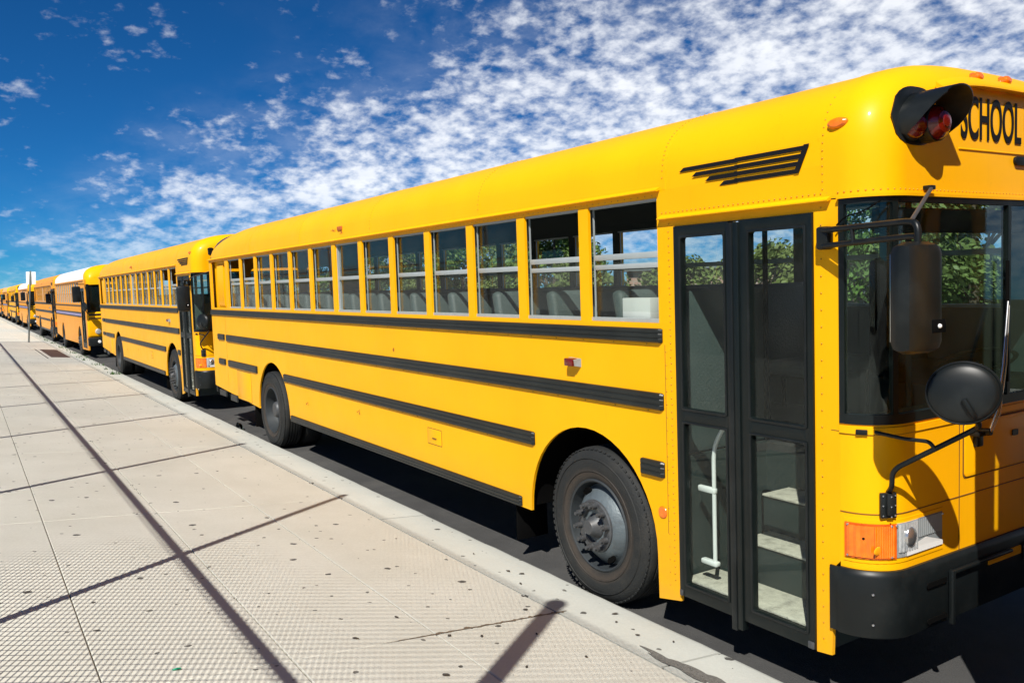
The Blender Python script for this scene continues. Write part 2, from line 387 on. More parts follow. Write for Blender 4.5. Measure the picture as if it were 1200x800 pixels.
def solidify(bm, th):
    bmesh.ops.recalc_face_normals(bm, faces=bm.faces)
    bmesh.ops.solidify(bm, geom=list(bm.faces), thickness=th)

def rub_rail(name, x0, x1, z0, z1, parent, y=0.0, depth=.022):
    h = z1 - z0; pr = [(y, z0), (y - depth * .6, z0 + h * .02), (y - depth, z0 + h * .10), (y - depth, z0 + h * .27), (y - depth * .84, z0 + h * .31), (y - depth * .84, z0 + h * .35),
                       (y - depth, z0 + h * .39), (y - depth, z0 + h * .61), (y - depth * .84, z0 + h * .65), (y - depth * .84, z0 + h * .69), (y - depth, z0 + h * .73), (y - depth, z0 + h * .90), (y - depth * .6, z0 + h * .98), (y, z1)]
    return extr_x(name, pr, x0, x1, RAIL, parent, 20, taper=.02)

def arch_loop(cx, cz, r, zlow, n=20):
    """opening above zlow (for joining to the lower edge), right to left"""
    a0 = math.asin((zlow - cz) / r) if abs(zlow - cz) < r else 0
    return [(cx + r * math.cos(a0 + (PI - 2 * a0) * k / n), cz + r * math.sin(a0 + (PI - 2 * a0) * k / n)) for k in range(n + 1)]

# ------------------------------------------------------------------ wheel
def make_wheel(front, parent, r=.505, yin=0.0):
    root = bpy.data.objects.new('wheel', None); COL.objects.link(root); root.parent = parent; root.empty_display_size = .1
    bm = bmesh.new()
    w = .27 if front else .56
    prof = [(.292, .035), (.300, .012), (.325, .002), (.40, -.012), (.455, -.004), (.483, .012), (.498, .03), (r, .045)]
    y = .045
    for k in range(4):
        y2 = .045 + (.27 - .09) * (k + 1) / 5
        prof += [(r, y2 - .008), (r - .016, y2 - .006), (r - .016, y2 + .006), (r, y2 + .008)]
    prof += [(r, .225), (.49, .25), (.40, .275), (.30, .26)]
    lathe(bm, prof, 64)
    if not front:
        p2 = [(.30, .30), (.36, .29), (.49, .31), (r, .335), (r, .51), (.49, .54), (.30, .55)]
        lathe(bm, p2, 64)
    finish(bm, 'tyre', TYRE, root, 32)
    bm = bmesh.new()
    for k in range(72):
        a = 2 * PI * k / 72
        for yy_ in ((.020,) if front else (.020,)):
            M = Matrix.Rotation(-a, 4, 'Y') @ Matrix.Translation((.486, yy_ + .001, 0)) @ Matrix.Rotation(R(33), 4, 'Z')
            box(bm, -.0035, .0055, -.014, .014, -.0125, .0125, 0, M)
    finish(bm, 'tread_lugs', TYRE, root, None)['kind'] = 'stuff'
    # sidewall lettering ring: raised bead line
    bm = bmesh.new(); lathe(bm, [(.350, -.0035), (.353, -.009), (.357, -.0045)], 64); lathe(bm, [(.432, -.0085), (.435, -.0135), (.439, -.0075)], 64)
    finish(bm, 'sidewall_ridge', TYRE, root, 40)
    bm = bmesh.new()
    if front:
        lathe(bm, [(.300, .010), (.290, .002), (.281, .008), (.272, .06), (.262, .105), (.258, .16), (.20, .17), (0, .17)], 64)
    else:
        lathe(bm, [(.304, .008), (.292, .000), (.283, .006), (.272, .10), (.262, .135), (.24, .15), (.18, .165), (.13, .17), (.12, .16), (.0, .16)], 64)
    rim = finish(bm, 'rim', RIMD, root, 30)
    if front:
        bm = bmesh.new(); lathe(bm, [(.262, .085), (.260, .078), (.252, .074), (.243, .062), (.215, .030), (.185, .004), (.172, -.004), (.0, -.004)], 64); finish(bm, 'wheel_disc', RIM, root, 30)
    # hand holes: dark recessed ovals with lip
    bm = bmesh.new()
    for k in range(2 if front else 5):
        a = PI * (.667 + k) if front else 2 * PI * k / 5 + .3
        rr = .222 if front else .225
        bm = bmesh.new()
        M = Matrix.Rotation(-a, 4, 'Y') @ Matrix.Translation((rr, 0, 0)) @ Matrix.Rotation(R(-20 if front else 8), 4, 'Z') @ Matrix.Diagonal((.62, 1, 1.25, 1))
        yb = .028 if front else .148
        lathe(bm, [(.030, yb - .004), (.034, yb - .006), (.036, yb + .004)], 20, M); lathe(bm, [(0, yb - .0055), (.031, yb - .0055)], 20, M)
        finish(bm, 'hand_hole', UND, root, 40)
    bm = bmesh.new()
    if front:
        lathe(bm, [(.170, -.002), (.168, -.014), (.160, -.020), (.112, -.020), (.104, -.002), (.082, -.002), (.074, -.018), (.062, -.030), (.050, -.062), (.044, -.070), (0, -.072)], 40)
    else:
        lathe(bm, [(.12, .165), (.115, .10), (.10, .05), (.085, .035), (0, .035)], 40)
    finish(bm, 'hub', NUT, root, 35)
    # wheel nuts and studs
    bm = bmesh.new(); nn = 10; yy = -.018 if front else .155; nr = .140 if front else .118
    M0 = Matrix.Rotation(PI / 2, 4, 'X')
    for (rad, hh) in ((.023, .036), (.014, .056)):
        bmesh.ops.create_cone(bm, cap_ends=True, segments=6 if rad > .02 else 8, radius1=rad, radius2=rad * .9, depth=hh, matrix=Matrix.Translation((0, -hh / 2, 0)) @ M0)
    n0 = finish(bm, 'wheel_nut', NUT, root, 60)
    for k in range(nn):
        a = 2 * PI * k / nn + .15
        o = n0 if k == 0 else inst(n0, parent=root)
        o.location = (nr * math.cos(a), yy, nr * math.sin(a)); o.rotation_euler = (0, a, 0)
    return root

# ------------------------------------------------------------------ bus type A
def make_bus_a(name='school_bus', body=YEL, roofm=None, lower_open=(1, 2, 12, 13), scuffs=True):
    B = bpy.data.objects.new(name, None); COL.objects.link(B); B.empty_display_size = .5
    # --- kerb side skin
    PW = .722
    wins = []
    for k in range(1, 14):
        x0 = -4.275 - (13 - k) * PW; x1 = x0 + (.622 if k < 13 else .632); wins.append((x0, x1))
    zb0, zb1 = 1.812, 2.522
    def low(x): return .575 + (x + 14.05) / (14.05 - 11.66) * (.455 - .575)
    outer = [(XR, .575)]
    outer += [(-11.66, .455)] + arch_loop(-11.02, .47, .652, .47)[::-1] + [(-10.36, .455), (-5.018, .435)]
    fa = [(-4.355 - .662 * math.cos(PI * k / 24), .455 + .662 * math.sin(PI * k / 24)) for k in range(25)]
    outer += fa + [(-3.688, .192), (-3.505, .228), (-3.505, 2.352), (-2.585, 2.352), (-2.585, .262), (-2.50, .272), (-2.485, .70), (XS, .74), (XS, 2.40), (-2.54, 2.40), (-2.54, ZH), (XR, ZH)]
    holes = [rect(a, b, zb0, zb1) for a, b in wins] + [rect(-13.93, -13.10, zb0, zb1)]
    plate('side_panel', outer, holes, 0, .020, body, B)
    # street side skin
    oute2 = [(XR, .45), (XS, .45), (XS, 2.40), (-2.54, 2.40), (-2.54, ZH), (XR, ZH)]
    w2 = [(a, b) for a, b in wins] + [(-3.50, -2.75)]
    plate('side_panel', oute2, [rect(a, b, zb0, zb1) for a, b in w2], W - .045, .045, body, B)
    for yy_, ws_ in ((.0205, wins), (W - .0515, w2)):
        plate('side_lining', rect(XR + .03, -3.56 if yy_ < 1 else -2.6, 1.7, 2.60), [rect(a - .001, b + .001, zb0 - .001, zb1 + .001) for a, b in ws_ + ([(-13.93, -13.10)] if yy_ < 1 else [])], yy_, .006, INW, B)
    # recessed blank panel behind the last window
    extr_x('blank_panel', [(.060, zb0 - .01), (.060, zb1 + .01), (.07, zb1 + .01), (.07, zb0 - .01)], -13.93, -13.10, body, B)
    extr_x('blank_panel_rib', [(.0595, zb0 + .01), (.038, zb0 + .05), (.038, zb1 - .07), (.0595, zb1 - .03)], -13.72, -13.36, body, B)
    # --- windows
    def frame_bm(x0, x1, z0, z1, t, y0, y1):
        bm = bmesh.new()
        box(bm, x0, x1, y0, y1, z0, z0 + .022); box(bm, x0, x1, y0, y1, z1 - .013, z1)
        ys_ = y0 + (.008 if t > .01 else .026)
        box(bm, x0, x0 + t, ys_, y1 - (0 if t > .01 else .01), z0 + .022, z1 - .013); box(bm, x1 - t, x1, ys_, y1 - (0 if t > .01 else .01), z0 + .022, z1 - .013)
        return bm
    protos = {}
    for side in (0, 1):
        ws = wins if side == 0 else w2
        for i, (x0, x1) in enumerate(ws):
            k = i + 1; wd = x1 - x0; opened = (k in lower_open) and side == 0
            ml = 2.165 if not opened else (2.205 if k > 6 else 2.225)
            key = (round(wd, 3), opened, round(ml, 3), side == 0 and k in (7,))
            if key not in protos:
                bm = frame_bm(0, wd, zb0 + .001, zb1 - .001, .005 if not (side == 0 and k in (7,)) else .013, .012, .060)
                fr = finish(bm, 'window_frame', ALU, B, None)
                bm = bmesh.new(); box(bm, .016, wd - .016, .030, .050, ml - .018, ml + .018, .003)
                if opened: box(bm, .016, wd - .016, .034, .056, ml - .075, ml - .045, .003)
                bar = finish(bm, 'sash_bar', ALU, fr)
                bm = bmesh.new(); box(bm, .014, wd - .014, .0385, .0415, zb0 + .018, ml - .018)
                lo = finish(bm, 'lower_pane', GLS, fr, None)
                up = None
                if not opened:
                    bm = bmesh.new(); box(bm, .014, wd - .014, .0425, .0455, ml + .018, zb1 - .016)
                    up = finish(bm, 'upper_pane', GLS, fr, None)
                else:
                    bm = bmesh.new(); box(bm, .014, wd - .014, .0475, .0505, zb0 + .06, ml - .03)
                    up = finish(bm, 'upper_pane', GLS, fr, None)
                protos[key] = fr; w = fr
            else:
                w = inst(protos[key])
                for ch in protos[key].children: inst(ch, parent=w)
            w.location = (x0, 0 if side == 0 else W - .08, 0)
    # --- roof
    bm = bmesh.new(); secs = []
    for x, q in [(XR - .03, 1.0), (XR + .01, .80), (XR + .10, .60), (XR + .26, .42), (XR + .50, .25), (XR + .8, .12), (XR + 1.2, .03), (XR + 1.6, 0), (-11, 0), (-9, 0), (-7, 0), (-5, 0), (-3.62, 0), (-2.54, 0)]:
        secs.append([(x, y, z) for y, z in sect(dz=.27 * q, dy=.05 * q * q)])
    loft(bm, secs); solidify(bm, .03)
    roof = finish(bm, 'roof', roofm if roofm else body, B, 50)
    # raised roof seams (bows) at panel joints
    for x in (-11.8, -9.75, -7.7, -5.65, -3.62):
        bm = bmesh.new(); loft(bm, [[(x + dx, y, z) for y, z in sect(dy=-.0010 if dx in (0, .05) else .0005, dz=-.0010 if dx in (0, .05) else .0005, n=30)] for dx in (-.001, 0, .05, .051)])
        finish(bm, 'roof_seam', roofm if roofm else body, B, 20)
    # drip rails
    drip = lambda y: [(0, y + .002), (-.026, y - .006), (-.030, y - .002), (-.030, y + .003), (0, y + .020)]
    extr_x('drip_rail', drip(2.560), XR, -3.615, body, B, 20)
    extr_x('drip_rail', drip(2.398), -3.615, -2.49, body, B, 20)
    extr_x('drip_rail', [(W - a, b) for a, b in drip(2.56)], XR, -2.54, body, B, 20)
    # --- front cap
    bm = bmesh.new(); secs = [[(-2.540, y, z) for y, z in sect(dy=-.004, dz=-.004, zlow=2.405, n=34)], [(XS, y, z) for y, z in sect(dy=-.004, dz=-.004, zlow=2.405, n=34)]]
    for k in range(1, 11):
        a = PI / 2 * k / 10; q = 1 - math.cos(a)
        secs.append([(XS + (RC + .006) * math.sin(a), y, z) for y, z in sect(dy=-.004 + RC * q, dz=-.004 + .20 * q, zlow=2.405 + .0 * q, n=34, e=3.0)])
    rg = loft(bm, secs); bm.faces.new(rg[-1])
    solidify(bm, .02)
    cap = finish(bm, 'front_cap', body, B, 50)
    # lower lip of the cap, proud of the glass
    wrap('cap_lip', 0.0, SL, 2.398, 2.412, .022, .03, body, B)
    # brow above the name panel
    bm = bmesh.new(); top = []; 
    bp = [(.42 + (W - .84) * k / 20) for k in range(21)]
    zc = lambda y: 2.915 - .05 * ((y - W / 2) / .64) ** 4
    rings = []
    for y in bp:
        z = zc(y); rings.append([bm.verts.new(p) for p in ((XF + .006, y, z), (XF + .046, y, z + .002), (XF + .046, y, z + .012), (XF + .004, y, z + .05))])
    for a, b in zip(rings, rings[1:]):
        for j in range(4): bm.faces.new((a[j], a[(j + 1) % 4], b[(j + 1) % 4], b[j]))
    bm.faces.new(rings[0]); bm.faces.new(rings[-1][::-1]); finish(bm, 'brow', body, B, 50)
    extr = bmesh.new(); box(extr, XF + .004, XF + .012, .60, W - .60, 2.622, 2.630, .003); finish(extr, 'name_panel_edge', body, B)
    # lettering
    cu = bpy.data.curves.new('t', 'FONT'); cu.body = 'SCHOOL BUS'; cu.size = .25; cu.extrude = .0015; cu.align_x = 'LEFT'; cu.resolution_u = 6; cu.offset = .0032
    to = bpy.data.objects.new('t', cu); COL.objects.link(to); me = bpy.data.meshes.new_from_object(to); bpy.data.objects.remove(to)
    bm = bmesh.new(); bm.from_mesh(me)
    xs = [v.co.x for v in bm.verts]; ys = [v.co.y for v in bm.verts]; x0, x1, y0, y1 = min(xs), max(xs), min(ys), max(ys)
    for v in bm.verts:
        v.co = Vector((XF + .010 + v.co.z, .615 + (v.co.x - x0) / (x1 - x0) * .805, 2.672 + (v.co.y - y0) / (y1 - y0) * .202))
    finish(bm, 'lettering', LET, B, None)
    plate('cap_vent', rrect(1.085, 1.30, 2.570, 2.612, .02), [], XF + .006, .014, BLK, B, 'yz', .002)
    # emblem of four stripes above the door
    bm = bmesh.new()
    zz = [2.652, 2.616, 2.582, 2.549]; rt = [-2.618, -2.640, -2.655, -2.668]
    for i in range(4):
        xl = -3.436 + .098 * i; z = zz[i]; h = .0105
        for (xa, xb, dz) in ((xl, -3.04, -.0015), (-3.07, rt[i], .0015)):
            q = [(xa - (.02 if xa == xl else 0), z - h), (xb, z - h), (xb + .01, z + h), (xa + .012, z + h)]
            vs = [bm.verts.new((x, sect_y(zz_ + dz) - .004, zz_ + dz)) for x, zz_ in q]; bm.faces.new(vs)
    vs = [bm.verts.new((x, sect_y(z) - .0045, z)) for x, z in ((-2.690, 2.540), (-2.662, 2.540), (-2.604, 2.668), (-2.634, 2.668))]; bm.faces.new(vs)
    solidify(bm, .003); finish(bm, 'stripe_emblem', LET, B, None)
    # --- 8-lamp housing on both sides
    for sgn in (0, 1):
        T = Matrix.Identity(4) if sgn == 0 else Matrix.Translation((0, W, 0)) @ Matrix.Diagonal((1, -1, 1, 1))
        hz = bpy.data.objects.new('warning_lamp_unit', None); COL.objects.link(hz); hz.parent = B; hz.matrix_local = T
        bm = bmesh.new()
        # dark pocket plate following the corner, its black standing in for a shaded yellow recess
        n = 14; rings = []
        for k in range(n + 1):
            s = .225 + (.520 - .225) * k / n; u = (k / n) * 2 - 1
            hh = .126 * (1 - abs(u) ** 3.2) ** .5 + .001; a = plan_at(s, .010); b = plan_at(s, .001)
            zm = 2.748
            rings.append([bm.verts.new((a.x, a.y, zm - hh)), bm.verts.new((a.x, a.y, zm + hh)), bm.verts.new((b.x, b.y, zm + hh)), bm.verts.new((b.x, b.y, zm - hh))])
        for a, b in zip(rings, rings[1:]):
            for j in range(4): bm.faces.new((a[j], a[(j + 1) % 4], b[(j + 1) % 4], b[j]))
        bm.faces.new(rings[0]); bm.faces.new(rings[-1][::-1]); finish(bm, 'pocket_shade', BLK, hz, 40)
        for (cx, cy, cz, rr, ry) in ((-2.212, .205, 2.698, .056, -24), (-2.165, .300, 2.708, .074, -4)):
            bm = bmesh.new(); M = Matrix.Translation((cx, cy, cz)) @ Matrix.Rotation(R(ry), 4, 'Z') @ Matrix.Rotation(-PI / 2, 4, 'Z') @ Matrix.Identity(4)
            # lathe axis Y -> point +x
            M = Matrix.Translation((cx, cy, cz)) @ Matrix.Rotation(R(ry - 90), 4, 'Z')
            lathe(bm, [(0, .046), (rr * .30, .044), (rr * .32, .041), (rr * .62, .034), (rr * .64, .031), (rr * .88, .018), (rr, 0)], 32, M)
            finish(bm, 'lens', RED, hz, 30)
            bm = bmesh.new(); lathe(bm, [(rr + .001, .004), (rr + .005, .000), (rr + .007, -.05), (rr + .004, -.07)], 32, M); finish(bm, 'lens_ring', BLK, hz, 30)
        # hood
        bm = bmesh.new(); n = 26; rings = []
        for k in range(n + 1):
            a = R(205) - R(225) * k / n
            cy, cz = .308, 2.718; yy = cy + .170 * math.cos(a); zz_ = cz + .134 * math.sin(a)
            Lh = .222 * max(0.05, math.sin((a + R(20)) / R(225) * PI)) ** .55
            xb = XF - .03 if yy > RC else XS + math.sqrt(max(0, RC ** 2 - (RC - max(0, yy)) ** 2)) - .01
            rings.append([Vector((xb, yy, zz_)), Vector((xb + Lh * .5, yy, zz_ + .004)), Vector((max(xb, XF - .03) + Lh, yy + .01, zz_ + .006 * math.sin(a)))])
        loft(bm, rings); solidify(bm, .006); finish(bm, 'hood', BLK, hz, 60)
    # clearance lamps
    def amber_oval(x, y, z, rot, sc=1.0, nm='clearance_lamp'):
        bm = bmesh.new(); lathe(bm, [(0, -.034), (.022, -.030), (.030, -.022), (.034, -.006), (.036, 0)], 20, Matrix.Diagonal((1.15, 1, .8, 1)))
        lathe(bm, [(.036, -.002), (.043, -.003), (.045, .004)], 20, Matrix.Diagonal((1.15, 1, .8, 1)))
        o = finish(bm, nm, AMB, B, 30); o.location = (x, y, z); o.rotation_euler = rot; o.scale = (sc,) * 3; return o
    a0 = amber_oval(-2.268, .79, 2.968, (R(-25), 0, R(90)), .9)
    for y in (1.045, 1.30): 
        c = inst(a0); c.location = (-2.268, y, 2.975)
    m0 = amber_oval(-2.462, .026, 2.735, (R(-6), R(-4), R(8)), 1.15, 'side_marker_lamp'); m0.scale = (1.35, 1.1, 1.0)
    bm = bmesh.new(); box(bm, -8.50, -8.38, -.008, .04, 2.660, 2.70, .004); finish(bm, 'broken_marker_lamp', RUST, B)
    # --- windscreen
    GZ0, GZ1 = 1.435, 2.40
    sp = .20  # corner post arc position
    sd_ = yb_s(W / 2)
    wrap('windscreen_frame', 0.0, SL, 1.385, 1.43, .006, .03, FRM, B)
    wrap('windscreen_header', 0.0, SL, 2.372, 2.398, .004, .03, FRM, B)
    for s in (.014, .245, sd_, SL - .245, SL - .014):
        wrap('windscreen_post', s - .013, s + .013, 1.43, 2.372, .007, .035, FRM, B, n=2)
    for s0, s1 in ((.028, .232), (.258, sd_ - .013), (sd_ + .013, SL - .258), (SL - .232, SL - .028)):
        wrap('windscreen_pane', s0, s1, 1.43, 2.372, -.006, .005, WSG, B)
    # --- lower front
    zcut = .655
    wrap('front_panel', .0, SL, zcut, 1.385, .0, .03, body, B)
    wrap('front_panel_crease', .0, SL, 1.338, 1.3405, .0045, .006, SEAM, B)
    wrap('belt_moulding', .0, SL, 1.341, 1.372, .007, .02, body, B)
    wrap('front_panel_crease', .0, SL, .975, .979, .003, .006, SEAM, B)
    # service door outline on the front
    fy = .63
    for nm, o_, i_ in (('service_flap', rrect(.665, 1.25, 1.065, 1.325, .02), rrect(.669, 1.246, 1.069, 1.321, .018)),):
        plate(nm, o_, [], XF + .001, .007, body, B, 'yz', .0015)
        plate('flap_gap', rrect(.657, 1.258, 1.057, 1.333, .024), [rrect(.665, 1.25, 1.065, 1.325, .02)], XF - .002, .0045, SEAM, B, 'yz')
    plate('flap_latch', rrect(1.09, 1.145, 1.215, 1.245, .008), [], XF + .008, .006, BLK, B, 'yz')
    bm = bmesh.new(); box(bm, XF, XF + .003, .625, .628, zcut, 1.335); finish(bm, 'panel_gap', SEAM, B)
    # head lamps: amber wrap + clear
    for sg in (0, 1):
        f = (lambda s: s) if sg == 0 else (lambda s: SL - s)
        def wr(nm, a, b, z0, z1, off, th, m, **k):
            a, b = f(a), f(b); a, b = min(a, b), max(a, b); return wrap(nm, a, b, z0, z1, off, th, m, B, **k)
        wr('lamp_bezel', .018, .60, .752, .952, .0035, .01, body)
        wr('turn_signal', .026, .246, .772, .934, .010, .015, AMBD)
        def ribs(nm, a, b, z0, z1, off, m, n, amp):
            a, b = f(a), f(b); a, b = min(a, b), max(a, b); bm = bmesh.new(); prev = None
            for k in range(n * 2 + 1):
                q = plan_at(a + (b - a) * k / (n * 2), off + (amp if k % 2 else 0)); cur = (bm.verts.new((q.x, q.y, z0)), bm.verts.new((q.x, q.y, z1)))
                if prev: bm.faces.new((prev[0], cur[0], cur[1], prev[1]))
                prev = cur
            return finish(bm, nm, m, B, 5)
        ribs('lens_flutes', .150, .236, .780, .926, .0125, AMB, 9, .0022)
        ribs('lens_flutes', .036, .148, .780, .926, .0125, AMB, 4, .0045)
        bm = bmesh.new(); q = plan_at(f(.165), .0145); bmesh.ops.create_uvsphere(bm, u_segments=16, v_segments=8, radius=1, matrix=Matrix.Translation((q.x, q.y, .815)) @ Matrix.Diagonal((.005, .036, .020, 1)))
        finish(bm, 'signal_glow', AMBL, B, 60)  # paler amber spot on the lens: bulb glow put into the colour
        bm = bmesh.new(); q = plan_at(f(.105), .0155); bmesh.ops.create_uvsphere(bm, u_segments=12, v_segments=8, radius=.006, matrix=Matrix.Translation((q.x, q.y, .868))); finish(bm, 'signal_socket', UND, B, 60)
        wr('headlamp', .250, .395, .776, .934, .008, .015, CLR)
        ribs('lens_flutes', .256, .390, .800, .928, .0105, CLR, 7, .004)
        bm = bmesh.new(); q = plan_at(f(.330), .010); bmesh.ops.create_uvsphere(bm, u_segments=20, v_segments=10, radius=1, matrix=Matrix.Translation((q.x, q.y, .862)) @ Matrix.Diagonal((.018, .042, .048, 1))); finish(bm, 'headlamp_bulb', CHR, B, 60)
        wr('headlamp_reflector', .397, .592, .776, .934, .004, .015, ALUD)
        ribs('reflector_ribs', .400, .588, .845, .930, .0065, ALUD, 12, .003)
        a_, b_ = plan_at(f(.30), .012), plan_at(f(.588), .010)
        bm = bmesh.new(); vs_ = [bm.verts.new(p_) for p_ in ((a_.x, a_.y, .778), (b_.x, b_.y, .778), (b_.x, b_.y, .800), (a_.x, a_.y, .812), ((a_.x + b_.x) / 2 + .003, (a_.y + b_.y) / 2 , .842))]; bm.faces.new((vs_[0], vs_[1], vs_[2], vs_[4], vs_[3])); finish(bm, 'reflector_facet', WHT, B, None)
        bm = bmesh.new()
        for s, z in ((.040, .925), (.040, .783), (.222, .925), (.222, .783), (.245, .925), (.58, .925)):
            q = plan_at(f(s), .013); bmesh.ops.create_icosphere(bm, subdivisions=1, radius=.006, matrix=Matrix.Translation((q.x, q.y, z)))
        finish(bm, 'lamp_screws', CHR, B)['kind'] = 'stuff'
    # --- bumper
    zb = .405
    prof = [(0, .418), (.006, .412), (.014, .412), (.018, .42), (.018, .690), (.012, .707), (.002, .718), (-.03, .718), (-.03, .418)]
    wrap('bumper', -.0, SL, 0, 0, .012, .0, BLK, B, prof=prof, n=90)
    bm = bmesh.new(); box(bm, XS - .050, XS - .0005, -.016, -.004, .41, .714, .002); box(bm, XS - .050, XS - .0005, W + .004, W + .016, .41, .714, .002); finish(bm, 'bumper_end', BLK, B)
    # bumper recess details (tow slots and fold-down crossing arm base)
    for z in (.62, .45):
        plate('tow_slot', rrect(.30, .46, z - .012, z + .012, .01), [], XF + .038, .004, UND, B, 'yz')
    bm = bmesh.new(); box(bm, XF + .036, XF + .062, .475, .50, .40, .66, .006); box(bm, XF + .036, XF + .058, .50, 1.02, .640, .655, .004); finish(bm, 'bumper_bracket', BLK, B)
    bm = bmesh.new()
    for s, z in ((.14, .62), (.14, .48)):
        q = plan_at(s, .040); bmesh.ops.create_icosphere(bm, subdivisions=1, radius=.007, matrix=Matrix.Translation((q.x, q.y, z)))
    finish(bm, 'bumper_bolt', CHR, B)
    # licence plate & lamp area hint
    plate('number_plate', rrect(1.16, 1.42, .56, .66, .01), [], XF + .04, .003, WHT, B, 'yz')
    plate('bumper_strip', rrect(.83, 1.14, .605, .648, .006), [], XF + .032, .003, body, B, 'yz')
    # --- doors
    D = bpy.data.objects.new('door', None); COL.objects.link(D); D.parent = B
    fo = rect(-3.500, -2.590, .262, 2.348)
    def leaf(x0, x1, p):
        L = plate('door_leaf', rect(x0, x1, .270, 2.349), [rrect(p[0], p[1], 1.345, 2.285, .012), rrect(p[0], p[1], .345, 1.262, .012)], -.012, .040, FRM, D, bevel=.003)
        for z0, z1 in ((1.335, 2.295), (.335, 1.272)):
            bm = bmesh.new(); box(bm, p[0] - .008, p[1] + .008, .003, .008, z0, z1); finish(bm, 'door_pane', DOORG, L, None)
            plate('pane_seal', rrect(p[0] - .012, p[1] + .012, z0 - .002, z1 + .002, .014), [rrect(p[0] + .001, p[1] - .001, z0 + .011, z1 - .011, .012)], -.0165, .006, BLK, L, bevel=.0015)
        return L
    leaf(-3.503, -3.102, (-3.446, -3.134))
    leaf(-3.032, -2.5865, (-2.965, -2.632))
    bevbox('centre_seal', -3.104, -3.066, -.026, .025, .205, 2.340, BLK, D, .006)
    bevbox('centre_seal', -3.066, -3.030, -.021, .025, .215, 2.340, FRM, D, .005)
    bevbox('door_hinge', -3.50, -3.475, -.018, .0, .27, .305, NUT, D, .004); bevbox('door_hinge', -2.625, -2.59, -.018, .0, .27, .305, NUT, D, .004)
    # --- rub rails
    rub_rail('rub_rail', XR, -3.615, 1.697, 1.782, B)
    rub_rail('rub_rail', -13.20, -3.615, 1.308, 1.410, B)
    rub_rail('rub_rail', -13.70, -13.32, 1.320, 1.410, B)
    rub_rail('rub_rail', -10.525, -4.945, .915, 1.012, B)
    rub_rail('rub_rail', -13.15, -11.67, .930, 1.030, B); rub_rail('rub_rail', -13.70, -13.32, .94, 1.03, B)
    rub_rail('rub_rail', -3.825, -3.618, .915, 1.012, B)
    rub_rail('rub_rail', -10.31, -5.135, .438, .515, B)
    rub_rail('rub_rail', -13.74, -13.34, .445, .54, B); rub_rail('rub_rail', -13.10, -12.73, .42, .52, B)
    for z0, z1 in ((1.697, 1.782), (1.308, 1.41), (.915, 1.012)):
        o = rub_rail('rub_rail', XR, -3.0, z0, z1, B, y=0); o.location = (0, W, 0); o.scale = (1, -1, 1)
    # --- rivets (stuff: too small to lift one by one)
    bm = bmesh.new()
    def riv(x, y, z, r=.0048):
        bmesh.ops.create_icosphere(bm, subdivisions=1, radius=r, matrix=Matrix.Translation((x, y, z)))
    z = .34
    while z < 2.38:
        riv(-3.548, -.0005, z) if z > .26 else None
        riv(-3.552, -.0005, z + .035); riv(-2.545, -.0005, z * 1.0); z += .078
    x = -3.60
    while x < -2.50: riv(x, -.0005, 2.432); x += .033
    s = 0
    while s < SL: q = plan_at(s, .005); riv(q.x, q.y, 2.428); s += .030
    z = 2.45
    while z < 2.93: riv(-2.532, sect_y(z) - .004 if z > ZH else -.004, z, .0042); z += .035
    x = XR + .05
    while x < -3.65:
        riv(x, -.0005, 2.537, .004); x += .06
    x = XR + .1
    while x < -3.65:
        for zz_ in (1.690, 1.300): riv(x, -.002, zz_, .0055)
        x += .30
    x = -10.4
    while x < -5.0: riv(x, -.002, .908, .0055); x += .30
    for xx in (-11.775, -9.725, -7.675, -5.625, -3.595):
        for (y_, z_) in sect(n=64)[1:24]: riv(xx, y_ - .001, z_ + .001, .0042)
    z = 1.03
    for xx in (-3.625, ):
        z = .30
        while z < 1.68: riv(xx - .02 + .055, -.0005, z, .004); z += .075
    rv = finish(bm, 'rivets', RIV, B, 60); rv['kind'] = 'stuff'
    # side panel seams
    bm = bmesh.new()
    for x in (-13.24, -3.60): box(bm, x, x + .003, -.0012, .001, .60, 1.69)
    box(bm, -2.497, XS, -.0012, .001, 1.3455, 1.3485)
    finish(bm, 'panel_gap', SEAM, B, None)
    # hatches, reflectors, marks
    plate('access_flap', rrect(-6.61, -6.36, .70, .83, .008), [], -.003, .004, body, B, bevel=.001)
    plate('flap_gap', rrect(-6.616, -6.354, .694, .836, .01), [rrect(-6.61, -6.36, .70, .83, .008)], -.0012, .002, SEAM, B)
    bm = bmesh.new(); box(bm, -6.52, -6.45, -.009, -.002, .745, .757, .002); finish(bm, 'flap_catch', SEAM, B)
    plate('battery_flap', rrect(-12.72, -12.02, .49, .90, .01), [], -.003, .004, body, B, bevel=.001)
    plate('flap_gap', rrect(-12.727, -12.013, .483, .907, .012), [rrect(-12.72, -12.02, .49, .90, .01)], -.0012, .002, SEAM, B)
    bm = bmesh.new(); lathe(bm, [(0, -.009), (.030, -.008), (.036, -.003), (.037, 0)], 24, Matrix.Translation((-3.643, 0, .714))); finish(bm, 'side_reflector', AMB, B)
    # side turn lamp: wedge housing with red face
    bm = bmesh.new()
    v = [bm.verts.new(p) for p in ((-4.505, 0, 1.57), (-4.385, 0, 1.565), (-4.385, 0, 1.51), (-4.50, 0, 1.515), (-4.492, -.045, 1.562), (-4.400, -.05, 1.557), (-4.402, -.045, 1.520), (-4.488, -.042, 1.523))]
    for f in ((0, 1, 5, 4), (1, 2, 6, 5), (2, 3, 7, 6), (3, 0, 4, 7)): bm.faces.new([v[i] for i in f])
    st = finish(bm, 'side_stop_lamp', ALUD, B, None)
    bm = bmesh.new(); box(bm, -4.500, -4.412, -.055, -.005, 1.516, 1.567, .006); finish(bm, 'lens', RED, st)
